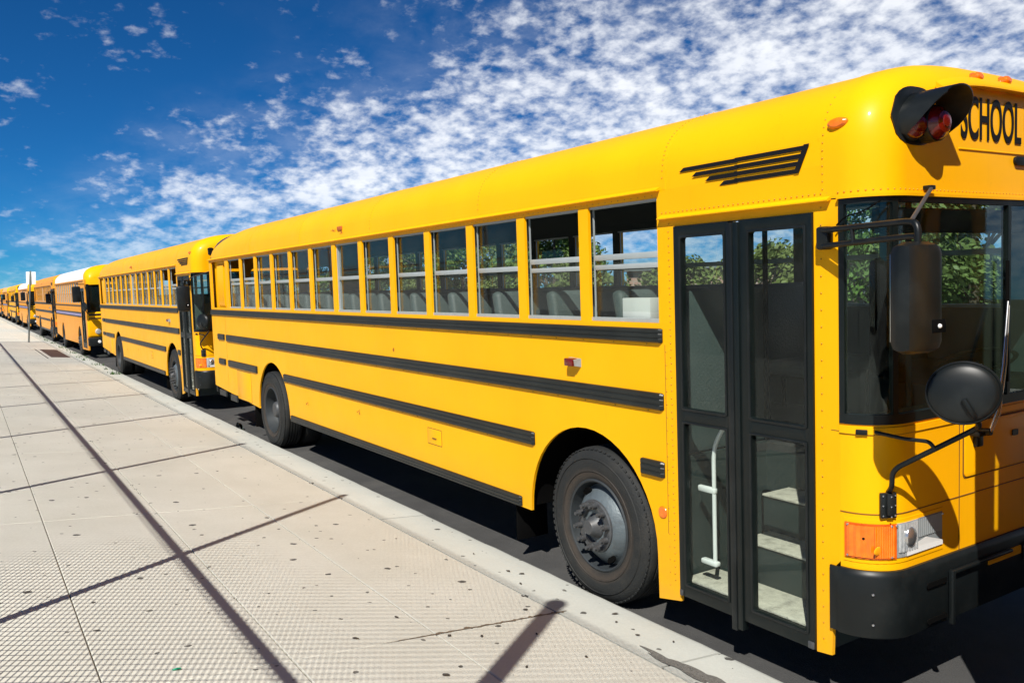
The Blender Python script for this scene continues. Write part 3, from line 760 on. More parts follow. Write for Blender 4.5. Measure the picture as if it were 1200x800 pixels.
    if scuffs:
        bm = bmesh.new()
        for (x, z, w_, h_) in ((-8.55, 2.672, .16, .010), (-8.40, 2.645, .03, .02), (-8.15, .80, .05, .05), (-7.25, 1.48, .018, .012), (-9.7, .72, .05, .012)):
            for k in range(6):
                xx = x + random.uniform(-w_, w_); zz_ = z + random.uniform(-h_, h_); r_ = random.uniform(.004, .012)
                vs = [bm.verts.new((xx + r_ * math.cos(t) * 1.4, sect_y(zz_ + r_ * math.sin(t)) - .0022, zz_ + r_ * math.sin(t))) for t in [j * PI / 3 for j in range(6)]]; bm.faces.new(vs)
        finish(bm, 'rust_marks', RUST, B, None)
    # --- mirrors
    MR = bpy.data.objects.new('rear_view_mirror', None); COL.objects.link(MR); MR.parent = B
    bm = bmesh.new(); box(bm, -.055, .055, -.105, .105, -.215, .215, .045)
    o = finish(bm, 'mirror_housing', BLK, MR, 40); o.location = (-1.925, -.248, 1.965); o.rotation_euler = (0, 0, R(-6))
    bm = bmesh.new(); box(bm, -.058, -.054, -.075, .075, -.17, .17, .001); g = finish(bm, 'mirror_glass', MIRG, MR); g.location = o.location; g.rotation_euler = o.rotation_euler
    bm = bmesh.new(); box(bm, .0545, .0580, .020, .095, -.135, -.085, .001); l = finish(bm, 'mirror_badge', UND, MR); l.location = o.location; l.rotation_euler = o.rotation_euler
    bm = bmesh.new(); bmesh.ops.create_icosphere(bm, subdivisions=2, radius=.0095, matrix=Matrix.Translation((.058, .058, -.11)))
    l = finish(bm, 'mirror_button', WHT, MR); l.location = o.location; l.rotation_euler = o.rotation_euler
    bm = bmesh.new()
    tube(bm, bend([(-2.50, -.045, 2.262), (-1.95, -.225, 2.262), (-1.925, -.235, 2.235), (-1.925, -.236, 2.17)], .07), .0135, 12)
    tube(bm, bend([(-2.50, -.045, 2.192), (-1.95, -.225, 2.203), (-1.925, -.235, 2.197)], .02), .0125, 12)
    tube(bm, [(-2.30, -.115, 2.258), (-2.29, -.12, 2.192)], .009, 8)
    finish(bm, 'mirror_arm', BLK, MR, 45)
    bm = bmesh.new(); box(bm, -2.555, -2.525, -.006, .0, 2.190, 2.275, .003); box(bm, -2.535, -2.47, -.055, -.005, 2.175, 2.28, .012); finish(bm, 'mirror_mount', BLK, MR, 40)
    bm = bmesh.new()
    for x in (-2.548, -2.534):
        for z in (2.203, 2.232, 2.262): bmesh.ops.create_icosphere(bm, subdivisions=1, radius=.0055, matrix=Matrix.Translation((x, -.008, z)))
    finish(bm, 'mount_bolts', CHR, MR)
    bm = bmesh.new(); tube(bm, [(-2.215, .335, 2.432), (-1.96, -.225, 2.262)], .0085, 10); finish(bm, 'mirror_brace', NUT, MR, 45)
    bm = bmesh.new(); box(bm, -2.245, -2.205, .315, .355, 2.425, 2.445, .004); finish(bm, 'brace_foot', BLK, MR)
    bm = bmesh.new(); tube(bm, bend([(-2.44, -.03, 2.28), (-2.40, -.02, 2.32), (-2.33, .0, 2.33), (-2.27, .05, 2.38)], .05), .004, 6); finish(bm, 'mirror_cable', UND, MR, 45)
    # cross-view mirror
    CV = bpy.data.objects.new('cross_view_mirror', None); COL.objects.link(CV); CV.parent = B
    view = Vector((0, -3.42, 1.95)) - Vector((-1.87, .03, 1.57))
    view = Vector((1.87, -3.45, .30)).normalized()
    Mq = view.to_track_quat('-Y', 'Z').to_matrix().to_4x4()
    bm = bmesh.new(); lathe(bm, [(0, -.024), (.04, -.0235), (.08, -.019), (.11, -.011), (.127, -.002), (.130, .004), (.134, .001), (.139, .004), (.140, .012), (.134, .016)], 48, Matrix.Diagonal((1, 1, .92, 1)))
    o = finish(bm, 'mirror_shell', BLK, CV, 60); o.matrix_local = Matrix.Translation((-1.885, .012, 1.573)) @ Mq @ Matrix.Rotation(R(-12), 4, 'Y')
    bm = bmesh.new(); lathe(bm, [(.135, .014), (.12, .05), (.08, .075), (.04, .088), (0, .092)], 48, Matrix.Diagonal((1, 1, .85, 1)))
    o2 = finish(bm, 'mirror_lens', MIRG, CV, 60); o2.matrix_local = o.matrix_local.copy()
    bm = bmesh.new()
    for (a, b) in ((-.055, .0), (-.055, -.03), (-.01, 0.0), (.065, 0), (.065, -.03), (.02, -.03)):
        bmesh.ops.create_icosphere(bm, subdivisions=1, radius=.0052, matrix=Matrix.Translation((a, -.0225, b - .02)))
    o3 = finish(bm, 'shell_screws', CHR, CV); o3.matrix_local = o.matrix_local.copy()
    bm = bmesh.new()
    tube(bm, bend([(-2.275, .10, 1.08), (-2.225, .055, 1.12), (-2.215, .035, 1.20), (-1.90, .125, 1.410), (-1.855, .085, 1.435), (-1.838, -.005, 1.50), (-1.866, -.018, 1.552)], .05), .0115, 12)
    finish(bm, 'mirror_arm', BLK, CV, 45)
    bm = bmesh.new(); tube(bm, bend([(-2.30, .045, 1.355), (-2.16, .045, 1.345), (-2.06, .065, 1.345), (-2.045, .08, 1.315)], .02), .0085, 10); finish(bm, 'mirror_brace', BLK, CV, 45)
    bm = bmesh.new()
    def local_box(s, z, w_, h_, t=.012):
        q = plan_at(s, .008); q2 = plan_at(s + .01, .008); d = (q2 - q).normalized()
        M = Matrix.Translation((q.x, q.y, z)) @ Matrix(((d.x, -d.y, 0, 0), (d.y, d.x, 0, 0), (0, 0, 1, 0), (0, 0, 0, 1)))
        box(bm, -w_ / 2, w_ / 2, -t / 2, t / 2, -h_ / 2, h_ / 2, .003, M)
        return M
    M = local_box(.207, 1.022, .075, .115, .016); box(bm, -.016, .016, -.03, .0, -.04, .06, .004, M)
    M2 = local_box(.10, 1.352, .05, .024, .014)
    finish(bm, 'mirror_mount', BLK, CV, 40)['kind'] = 'stuff'
    bm = bmesh.new()
    for a in (-.028, 0, .028):
        for b in (-.045, 0, .045): bmesh.ops.create_icosphere(bm, subdivisions=1, radius=.0045, matrix=M @ Matrix.Translation((a, -.012 - (.02 if a == 0 and abs(b) < .05 else 0), b)))
    finish(bm, 'mount_bolts', CHR, CV)
    # --- wiper
    WP = bpy.data.objects.new('wiper', None); COL.objects.link(WP); WP.parent = B
    bm = bmesh.new(); tube(bm, [(-2.175, .76, 1.285), (-2.165, .80, 1.37), (-2.175, .875, 1.60), (-2.205, .975, 1.90)], [.010, .008, .006, .005], 8); finish(bm, 'wiper_arm', CHR, WP, 45)
    bm = bmesh.new(); tube(bm, [(-2.175, .78, 1.285), (-2.160, .82, 1.37), (-2.170, .895, 1.60), (-2.205, .985, 1.88)], .0035, 6); finish(bm, 'wiper_link', CHR, WP, 45)
    bm = bmesh.new(); box(bm, -2.232, -2.218, 1.00, 1.012, 1.50, 2.10, .002); finish(bm, 'wiper_blade', UND, WP)
    bm = bmesh.new(); box(bm, XF + .002, XF + .06, .70, .80, 1.262, 1.285, .008); tube(bm, [(XF, .76, 1.275), (XF + .08, .76, 1.285)], .018, 12); box(bm, XF, XF + .03, .735, .79, 1.205, 1.265, .006); finish(bm, 'wiper_motor_cover', BLK, WP, 40)
    bm = bmesh.new(); box(bm, -2.232, -2.218, 1.35, 1.362, 1.50, 2.10, .002); tube(bm, [(-2.20, 1.42, 1.36), (-2.205, 1.36, 1.88)], .007, 8); finish(bm, 'wiper_blade', UND, WP)
    # --- interior
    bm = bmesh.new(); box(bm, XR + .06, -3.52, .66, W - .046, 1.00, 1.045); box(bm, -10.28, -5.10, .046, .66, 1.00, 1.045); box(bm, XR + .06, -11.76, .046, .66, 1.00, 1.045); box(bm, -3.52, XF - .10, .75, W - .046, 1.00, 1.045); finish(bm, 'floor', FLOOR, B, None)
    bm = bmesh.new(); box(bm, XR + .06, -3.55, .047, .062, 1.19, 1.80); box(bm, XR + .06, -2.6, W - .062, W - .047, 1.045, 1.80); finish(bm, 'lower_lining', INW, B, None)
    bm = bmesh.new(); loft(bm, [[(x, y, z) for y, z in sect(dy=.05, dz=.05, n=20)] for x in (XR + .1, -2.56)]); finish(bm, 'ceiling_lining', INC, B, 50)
    SB = None
    for i in range(14):
        x = -4.02 - .722 * i
        if x < XR + .5: break
        if SB is None:
            SB = []
            for y0 in (.085, W - .085 - .80):
                bm = bmesh.new()
                # seat back: tapered, leaning
                b = bmesh.new(); box(b, -.05, .05, y0, y0 + .80, 1.42, 2.00, .035)
                for v_ in b.verts: v_.co.x -= (v_.co.z - 1.42) * .20
                merge(bm, b); sbk = finish(bm, 'seat_back', SEAT, B, 50)
                bm = bmesh.new(); box(bm, .03, .42, y0, y0 + .80, 1.38, 1.48, .035); sc_ = finish(bm, 'seat_cushion', SEAT, B, 50)
                bm = bmesh.new()
                for yy in (y0 + .06, y0 + .72):
                    tube(bm, [(.05, yy, 1.045), (.05, yy, 1.40)], .014, 6); tube(bm, [(.36, yy, 1.045), (.36, yy, 1.40)], .014, 6)
                lg = finish(bm, 'seat_legs', UND, B, 45); SB += [sbk, sc_, lg]
            for o_ in SB: o_.location.x = x
        else:
            for o_ in SB:
                c = inst(o_); c.location.x = x
    # barriers behind the door & stair well
    bm = bmesh.new(); box(bm, -3.60, -3.57, .07, .80, 1.05, 1.99, .01); finish(bm, 'barrier_panel', SEAT, B)
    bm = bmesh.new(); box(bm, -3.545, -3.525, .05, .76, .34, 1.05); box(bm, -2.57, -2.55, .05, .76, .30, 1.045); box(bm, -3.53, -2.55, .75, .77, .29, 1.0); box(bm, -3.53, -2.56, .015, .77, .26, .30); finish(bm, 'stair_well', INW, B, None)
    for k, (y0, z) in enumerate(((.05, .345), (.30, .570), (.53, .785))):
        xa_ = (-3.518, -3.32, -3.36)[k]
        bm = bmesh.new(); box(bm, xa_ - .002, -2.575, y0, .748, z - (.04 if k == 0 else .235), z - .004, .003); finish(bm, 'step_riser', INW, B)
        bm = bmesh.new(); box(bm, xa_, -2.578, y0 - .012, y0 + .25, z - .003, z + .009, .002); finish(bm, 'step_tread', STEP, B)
    bm = bmesh.new(); tube(bm, bend([(-3.255, .10, 1.25), (-3.335, .10, 1.13), (-3.335, .10, .47)], .09), .012, 12); box(bm, -3.45, -3.32, .085, .115, .865, .90, .01); box(bm, -3.43, -3.31, .08, .12, .455, .485, .01); finish(bm, 'handrail', WHT, B, 45)
    # driver's area
    bm = bmesh.new(); box(bm, -2.60, -2.30, .10, W - .10, 1.05, 1.37, .04); box(bm, -2.75, -2.45, 1.2, 1.9, 1.2, 1.45, .05); finish(bm, 'dashboard', UND, B, 40)
    bm = bmesh.new(); box(bm, -3.30, -3.16, 1.42, 1.90, 1.40, 2.15, .05); box(bm, -3.2, -2.80, 1.40, 1.92, 1.38, 1.50, .05); finish(bm, 'driver_seat', UND, B, 40)
    bm = bmesh.new(); lathe(bm, [(.21, -.012), (.225, 0), (.21, .012), (.195, 0), (.21, -.012)], 32, Matrix.Translation((-2.72, 1.62, 1.52)) @ Matrix.Rotation(R(75), 4, 'X') @ Matrix.Rotation(R(20), 4, 'Z')); tube(bm, [(-2.72, 1.62, 1.52), (-2.62, 1.62, 1.2)], .02, 8)
    finish(bm, 'steering_wheel', UND, B, 45)
    bm = bmesh.new(); tube(bm, [(-2.62, .80, 1.05), (-2.62, .80, 2.62)], .016, 8); tube(bm, [(-3.56, .80, 1.05), (-3.56, .80, 2.6)], .016, 8); finish(bm, 'stanchion', UND, B, 45)
    bm = bmesh.new(); box(bm, -2.50, -2.42, .30, 1.9, 2.25, 2.37, .02); finish(bm, 'sun_visor', UND, B, 40)
    # --- rear
    zr0 = .55
    plate('rear_panel', [(.05, zr0), (W - .05, zr0), (W - .005, 2.5)] + [(y, z) for y, z in sect(dz=.27, dy=.05, n=20)][::-1] + [(.005, 2.5)], [rrect(.12, .52, 1.85, 2.42, .04), rrect(.66, 1.46, 1.80, 2.42, .06), rrect(1.60, 2.0, 1.85, 2.42, .04)], XR - .03, .03, body, B, 'yz')
    for y0, y1 in ((.12, .52), (.66, 1.46), (1.60, 2.0)): 
        bm = bmesh.new(); box(bm, XR - .022, XR - .018, y0, y1, 1.80 if y0 == .66 else 1.85, 2.42); finish(bm, 'rear_pane', GLS, B, None)
    bm = bmesh.new(); box(bm, XR - .09, XR - .03, .03, W - .03, .45, .70, .02); finish(bm, 'rear_bumper', BLK, B, 40)
    for y in (.22, .42, W - .42, W - .22):
        bm = bmesh.new(); lathe(bm, [(0, -.04), (.06, -.03), (.08, 0)], 24, Matrix.Translation((XR - .03, y, 1.15)) @ Matrix.Rotation(-PI / 2, 4, 'Z')); finish(bm, 'tail_lamp', RED, B, 40)
    # --- underbody
    bm = bmesh.new(); box(bm, XR + .3, -2.5, .70, 1.42, .42, .75, .02); box(bm, -11.5, -10.6, .5, 1.6, .35, .6, .05); box(bm, -9.6, -8.2, .12, .60, .50, .9, .03); box(bm, -4.5, -4.1, .2, W - .2, .38, .52, .03); finish(bm, 'chassis', UND, B, 40)
    bm = bmesh.new(); box(bm, XR + .05, -3.55, .75, W - .05, .92, .98); box(bm, -10.30, -5.1, .05, .75, .92, .98); box(bm, XR + .05, -11.7, .05, .75, .92, .98); finish(bm, 'underfloor', UND, B, None)
    # wheel housings
    for cx, cz, r_ in ((-4.355, .455, .70), (-11.02, .47, .70)):
        bm = bmesh.new(); loft(bm, [[(cx - r_ * math.cos(PI * k / 16), y, cz + r_ * math.sin(PI * k / 16) * .98) for k in range(17)] for y in (.046, .62)])
        vs = [bm.verts.new((cx - r_ * math.cos(PI * k / 16), .62, cz + r_ * math.sin(PI * k / 16) * .98)) for k in range(17)]; bm.faces.new(vs)
        finish(bm, 'wheel_housing', UND, B, 50)
    for xx, yy in ((-5.275, .30), (-12.0, .55)):
        bm = bmesh.new(); box(bm, xx, xx + .02, .03, yy, .15, .50, .003); finish(bm, 'mud_flap', UND, B)
    for side in (0, 1):
        for fr_, x in ((True, -4.268), (False, -11.105)):
            w_ = make_wheel(fr_, B)
            w_.location = (x, -.004 if side == 0 else W + .004, .494 if fr_ else .490)
            if side: w_.rotation_euler = (0, 0, PI)
            w_.rotation_euler[1] = random.uniform(0, .6) * 0
    return B

def copy_tree(o, parent=None, swap=None):
    c = o.copy(); COL.objects.link(c); c.parent = parent
    for ch in o.children: copy_tree(ch, c, swap)
    return c
TILT = .04
def place_bus(B, dx, dy=0.0):
    B.location = (dx, 3.42 + dy, TILT * dy); B.rotation_euler = (TILT, 0, 0)

bus = make_bus_a()
place_bus(bus, 0)
G_BUS = 'school buses parked nose to tail along the kerb'
tag(bus, 'large yellow school bus in the foreground with its glazed double door shut', 'school bus', G_BUS)

# ------------------------------------------------------------------ other buses
# bus type B: older body, white roof, short wheelbase, twin thin rails
def make_bus_b(name='school_bus'):
    B = bpy.data.objects.new(name, None); COL.objects.link(B)
    x1, x0 = 0.0, -10.6; w = W
    fa = lambda cx: [(cx - .55 * math.cos(PI * k / 18), .40 + .62 * math.sin(PI * k / 18)) for k in range(19)]
    outer = [(x0, .50)] + fa(-8.0) + [(-7.4, .36)] + fa(-2.35) + [(-1.75, .25), (x1 - .12, .28), (x1 - .12, ZH), (x0, ZH)]
    wins = [(-9.95 + .74 * k, -9.95 + .74 * k + .63) for k in range(11)]
    door = rect(-1.50, -.42, .32, 2.30)
    plate('side_panel', outer, [rect(a, b, 1.80, 2.50) for a, b in wins] + [door], 0, .045, YELF, B)
    plate('side_panel', rect(x0, x1 - .12, .4, ZH), [rect(a, b, 1.80, 2.50) for a, b in wins], w - .045, .045, YELF, B)
    p0 = None
    for side in (0, 1):
        for a, b in wins:
            if p0 is None:
                bm = bmesh.new()
                for q in ((0, .63, 1.80, 1.82), (0, .63, 2.48, 2.50), (0, .02, 1.82, 2.48), (.61, .63, 1.82, 2.48), (.02, .61, 2.14, 2.17)): box(bm, q[0], q[1], .02, .055, q[2], q[3])
                p0 = finish(bm, 'window_frame', ALU, B, None)
                bm = bmesh.new(); box(bm, .015, .615, .036, .040, 1.815, 2.485); finish(bm, 'pane', GLS, p0, None); wdw = p0
            else:
                wdw = inst(p0); inst(p0.children[0], parent=wdw)
            wdw.location = (a, 0 if side == 0 else w - .08, 0)
    L = plate('door_leaf', rect(-1.49, -.43, .33, 2.29), [rect(-1.42, -1.0, .5, 2.2), rect(-.92, -.5, .5, 2.2)], .0, .04, FRM, B)
    bm = bmesh.new(); box(bm, -1.42, -1.0, .018, .022, .5, 2.2); box(bm, -.92, -.5, .018, .022, .5, 2.2); finish(bm, 'door_pane', DOORG, L, None)
    bm = bmesh.new(); secs = [[(x, y, z) for y, z in sect(dz=.30 * q, dy=.12 * q * q)] for x, q in ((x0 - .02, 1), (x0 + .08, .5), (x0 + .35, .15), (x0 + .8, 0), (-5, 0), (-.36, 0))]
    loft(bm, secs); solidify(bm, .03); finish(bm, 'roof', ROOFW, B, 50)
    bm = bmesh.new(); secs = [[(x1 - .40, y, z) for y, z in sect(dy=-.003, dz=-.003, zlow=2.45)]]
    for x, q in ((-.3, .02), (-.2, .12), (-.08, .35), (0, .8), (.02, 1.0)): secs.append([(x, y, z) for y, z in sect(dy=.16 * q - .003, dz=.42 * q, zlow=2.40)])
    rg = loft(bm, secs); bm.faces.new(rg[-1]); finish(bm, 'front_cap', YEL, B, 50)
    extr_x('drip_rail', [(0, 2.55), (-.03, 2.54), (-.03, 2.57), (0, 2.585)], x0, -.5, YELF, B)
    # front
    bm = bmesh.new(); box(bm, -.14, .0, 0, w, .70, 1.52, .06); finish(bm, 'front_panel', YEL, B, 50)
    bm = bmesh.new(); box(bm, -.12, -.03, .02, w - .02, 1.52, 2.42, .03); 
    box(bm, -.05, -.005, .02, .10, 1.5, 2.42); box(bm, -.05, -.005, w / 2 - .03, w / 2 + .03, 1.5, 2.42); box(bm, -.05, -.005, w - .10, w - .02, 1.5, 2.42)
    finish(bm, 'windscreen_frame', FRM, B, 40)
    for a, b in ((.11, w / 2 - .04), (w / 2 + .04, w - .11)):
        bm = bmesh.new(); box(bm, -.03, -.022, a, b, 1.56, 2.40); finish(bm, 'windscreen_pane', WSG, B, None)
    for z0, z1 in ((1.40, 1.46), (1.29, 1.33)):
        bm = bmesh.new(); box(bm, -.02, .012, .05, w - .05, z0, z1, .008); finish(bm, 'front_band', BLK, B)
    bm = bmesh.new(); box(bm, -.02, .16, -.02, w + .02, .42, .70, .04); finish(bm, 'bumper', BLK, B, 40)
    for y in (.30, .58, w - .58, w - .30):
        bm = bmesh.new(); lathe(bm, [(0, -.05), (.07, -.04), (.095, 0)], 24, Matrix.Translation((.002, y, .88)) @ Matrix.Rotation(PI / 2, 4, 'Z')); finish(bm, 'headlamp', CLR, B, 40)
        bm = bmesh.new(); lathe(bm, [(0, -.02), (.045, -.012), (.05, 0)], 20, Matrix.Translation((.162, y, .56)) @ Matrix.Rotation(PI / 2, 4, 'Z')); finish(bm, 'fog_lamp', WHT, B, 40)
    # rails
    for z0, z1, m_ in ((1.465, 1.50, RAIL), (1.335, 1.368, RAIL), (1.70, 1.74, RAIL)):
        extr_x('rub_rail', [(0, z0), (-.02, z0 + .006), (-.02, z1 - .006), (0, z1)], x0 + .05, -1.55, m_, B)
    LAV = MATS.get('lavender_stripe') or mat('lavender_stripe', (.30, .27, .45), .5)
    bm = bmesh.new(); box(bm, x0 + .1, -1.55, -.002, .001, 1.369, 1.464); finish(bm, 'painted_stripe', LAV, B, None)
    # mirrors
    bm = bmesh.new(); lathe(bm, [(0, -.03), (.09, -.02), (.145, .01), (.10, .05), (0, .08)], 28, Matrix.Translation((.35, -.10, 1.70)) @ Matrix.Rotation(R(25), 4, 'Z')); mm = finish(bm, 'cross_view_mirror', BLK, B, 50)
    bm = bmesh.new(); tube(bm, [(.0, .05, 1.45), (.30, -.05, 1.55), (.35, -.08, 1.68)], .014, 8); finish(bm, 'mirror_arm', BLK, mm, 45)
    bm = bmesh.new(); box(bm, .28, .38, -.42, -.18, 1.85, 2.35, .03); mm = finish(bm, 'rear_view_mirror', BLK, B, 40)
    bm = bmesh.new(); tube(bm, [(-.15, .0, 2.42), (.30, -.3, 2.42), (.33, -.3, 2.33)], .014, 8); finish(bm, 'mirror_arm', BLK, mm, 45)
    # interior seats, floor, lining
    bm = bmesh.new(); box(bm, x0 + .05, -.15, .05, w - .05, .95, 1.0); finish(bm, 'floor', FLOOR, B, None)
    s0 = None
    for a, b in wins:
        if s0 is None: bm = bmesh.new(); box(bm, -.05, .05, .08, .9, 1.3, 2.0, .03); box(bm, -.05, .05, 1.25, 2.04, 1.3, 2.0, .03); s0 = finish(bm, 'seat_back', SEAT, B, 40); c = s0
        else: c = inst(s0)
        c.location.x = a + .3
    plate('rear_panel', [(.02, .5), (w - .02, .5), (w - .01, 2.5)] + [(y, z) for y, z in sect(dz=.30, dy=.12, n=20)][::-1] + [(.01, 2.5)], [rrect(.66, 1.46, 1.8, 2.4, .05)], x0 - .03, .03, YELF, B, 'yz')
    bm = bmesh.new(); box(bm, x0 - .12, x0 - .03, 0, w, .42, .68, .02); finish(bm, 'rear_bumper', BLK, B, 40)
    bm = bmesh.new(); box(bm, x0 + .3, -.2, .6, 1.5, .4, .9, .02); finish(bm, 'chassis', UND, B, 40)
    for side in (0, 1):
        for fr_, x in ((True, -2.35), (False, -8.0)):
            ww = make_wheel(fr_, B); ww.location = (x, .02 if side == 0 else w - .02, .49)
            if side: ww.rotation_euler = (0, 0, PI)
    return B

def swap_mats(B, table):
    """give a copied bus its own paint: the copied objects get object-level materials"""
    for ch in B.children_recursive:
        if ch.type != 'MESH': continue
        for s in ch.material_slots:
            if s.material and s.material.name in table:
                m_ = MATS[table[s.material.name]]
                s.link = 'OBJECT'; s.material = m_

bus2 = copy_tree(bus); place_bus(bus2, -12.82, -.02)
tag(bus2, 'yellow school bus parked second in line, directly behind the foreground bus', 'school bus', G_BUS); 
swap_mats(bus2, {'roof_yellow': 'sun_faded_roof_yellow'})
for o_ in [c for c in bus2.children_recursive if c.name.startswith(('hood', 'lens_ring')) or (c.name.startswith('lens') and c.parent and c.parent.name.startswith('warning'))]: bpy.data.objects.remove(o_)
for o_ in [c for c in bus2.children_recursive if c.name.startswith('pocket_shade')]: o_.scale = (1, .4, .5); o_.location = (.004, .20, 1.374)
bus3 = make_bus_b(); bus3.location = (-30.5, 3.44, 0); bus3.rotation_euler = (TILT, 0, 0)
tag(bus3, 'older school bus with a white roof and twin thin side rails, third in line', 'school bus', G_BUS)
labels = {4: 'faded orange school bus with pale roof behind the white-roofed bus', 5: 'school bus whose yellow front shows just left of the sign pole, fifth in line',
          6: 'distant white-roofed school bus sixth in line, left of the sign pole', 7: 'distant yellow school bus seventh in line, near the left picture edge', 8: 'farthest school bus in line, at the left picture edge'}
bus4 = copy_tree(bus); place_bus(bus4, -39.9, .06); tag(bus4, labels[4], 'school bus', G_BUS); swap_mats(bus4, {'bus_yellow': 'faded_bus_yellow', 'roof_yellow': 'sun_faded_roof_yellow'})
bus5 = copy_tree(bus3); bus5.location = (-59.5, 3.50, 0); tag(bus5, labels[5], 'school bus', G_BUS)
bus6 = copy_tree(bus); place_bus(bus6, -69.6, .02); tag(bus6, labels[6], 'school bus', G_BUS); swap_mats(bus6, {'roof_yellow': 'white_roof_paint'})
bus7 = copy_tree(bus3); bus7.location = (-86.3, 3.46, 0); tag(bus7, labels[7], 'school bus', G_BUS); swap_mats(bus7, {'white_roof_paint': 'sun_faded_roof_yellow'})
bus8 = copy_tree(bus); place_bus(bus8, -96.6, 0); tag(bus8, labels[8], 'school bus', G_BUS); swap_mats(bus8, {'bus_yellow': 'faded_bus_yellow', 'roof_yellow': 'white_roof_paint'})
bus0 = copy_tree(bus); place_bus(bus0, 12.49, 0); tag(bus0, 'school bus ahead of the foreground bus, its rear just beyond the right picture edge', 'school bus', G_BUS)

# white box standing inside the first bus
bm = bmesh.new(); box(bm, -.125, .125, -.04, .05, 0, .15, .004); wb = finish(bm, 'white_box', WHT, None)
wb.location = (-3.925, 3.42 + .115 - .04 * 1.8, 1.80 + .006); wb.rotation_euler = (TILT, 0, 0)
tag(wb, 'small white box seen through the frontmost side window of the foreground bus', 'box')

# ------------------------------------------------------------------ ground
PHI = .054; KY = 3.385; KZ = .061
def sw_z(y): return KZ + (KY - y) * PHI
def concrete(name, c1, c2, spots=True, kerb=False):
    m, t, o = new_mat(name); p = N(t, 'ShaderNodeBsdfPrincipled'); t.links.new(p.outputs[0], o.inputs[0])
    g = N(t, 'ShaderNodeNewGeometry'); pos = g.outputs['Position']
    def nz(s, d, r=.6, sc=(1, 1, 1)):
        mp = N(t, 'ShaderNodeMapping'); mp.inputs['Scale'].default_value = sc; t.links.new(pos, mp.inputs[0])
        n = N(t, 'ShaderNodeTexNoise'); n.inputs['Scale'].default_value = s; n.inputs['Detail'].default_value = d; n.inputs['Roughness'].default_value = r; t.links.new(mp.outputs[0], n.inputs['Vector']); return n.outputs[0]
    def mr(v, a, b, lo=0, hi=1):
        q = N(t, 'ShaderNodeMapRange'); q.inputs['From Min'].default_value = a; q.inputs['From Max'].default_value = b; q.inputs['To Min'].default_value = lo; q.inputs['To Max'].default_value = hi; t.links.new(v, q.inputs[0]); return q.outputs[0]
    def mx(f, a, b, ty='MIX'):
        q = N(t, 'ShaderNodeMix', data_type='RGBA', blend_type=ty)
        t.links.new(f, q.inputs[0])
        for i, v in ((6, a), (7, b)):
            if isinstance(v, tuple): q.inputs[i].default_value = (*v, 1)
            else: t.links.new(v, q.inputs[i])
        return q.outputs[2]
    c = mx(mr(nz(.9, 8, .65), .3, .7), c1, c2)
    c = mx(mr(nz(55, 4), .25, .8, 0, .22), c, (c1[0] * .55, c1[1] * .53, c1[2] * .5))
    c = mx(mr(nz(2.2, 7, .7, (.25, 1.6, 1)), .52, .78, 0, .28), c, (.58, .53, .44))
    oi = N(t, 'ShaderNodeObjectInfo')
    c = mx(mr(oi.outputs['Random'], 0, 1, 0, .10), c, (c1[0] * .6, c1[1] * .6, c1[2] * .6))
    if spots:
        for sc, th, amt, ra in ((2.3, .052, .92, 0.0), (4.6, .060, .8, 3.1)):
            mp = N(t, 'ShaderNodeMapping'); mp.inputs['Location'].default_value = (ra, ra * 2, 0); t.links.new(pos, mp.inputs[0])
            dn = N(t, 'ShaderNodeTexNoise'); dn.inputs['Scale'].default_value = 30; t.links.new(pos, dn.inputs['Vector'])
            va = N(t, 'ShaderNodeVectorMath', operation='MULTIPLY_ADD'); t.links.new(dn.outputs[1], va.inputs[0]); va.inputs[1].default_value = (.035, .035, .0); t.links.new(mp.outputs[0], va.inputs[2])
            v = N(t, 'ShaderNodeTexVoronoi'); v.voronoi_dimensions = '2D'; v.inputs['Scale'].default_value = sc; t.links.new(va.outputs[0], v.inputs['Vector'])
            sp_ = N(t, 'ShaderNodeSeparateColor'); t.links.new(v.outputs['Color'], sp_.inputs[0])
            rad = mathn(t, 'MULTIPLY', mathn(t, 'MAXIMUM', mathn(t, 'SUBTRACT', sp_.outputs[0], .45), 0.0), th * 2.2)
            f = mathn(t, 'GREATER_THAN', rad, v.outputs['Distance'])
            c = mx(mathn(t, 'MULTIPLY', f, amt), c, (.055, .05, .045))
    t.links.new(c, p.inputs['Base Color']); p.inputs['Roughness'].default_value = .85; p.inputs['Specular IOR Level'].default_value = .3
    b = N(t, 'ShaderNodeBump'); b.inputs['Strength'].default_value = .5; b.inputs['Distance'].default_value = .004
    t.links.new(nz(130, 5, .7), b.inputs['Height']); t.links.new(b.outputs[0], p.inputs['Normal'])
    MATS[name] = m; return m
CONC = concrete('sidewalk_concrete', (.595, .58, .50), (.70, .685, .605))
KERB = concrete('kerb_concrete', (.46, .47, .43), (.56, .57, .52))
JOINT = mat('joint_dirt', (.10, .085, .07), .9)
ASPH = mat('asphalt', (.055, .055, .055), .85, noise_amt=.35, scale=3, bump=1.0, bscale=150, dirt=(.12, .115, .105), dirt_amt=.6)
GUT = concrete('gutter_concrete', (.26, .255, .235), (.33, .32, .29))
GRASS = mat('dry_grass_ground', (.10, .11, .05), .95, noise_amt=.4, scale=.4, bump=1, bscale=30)

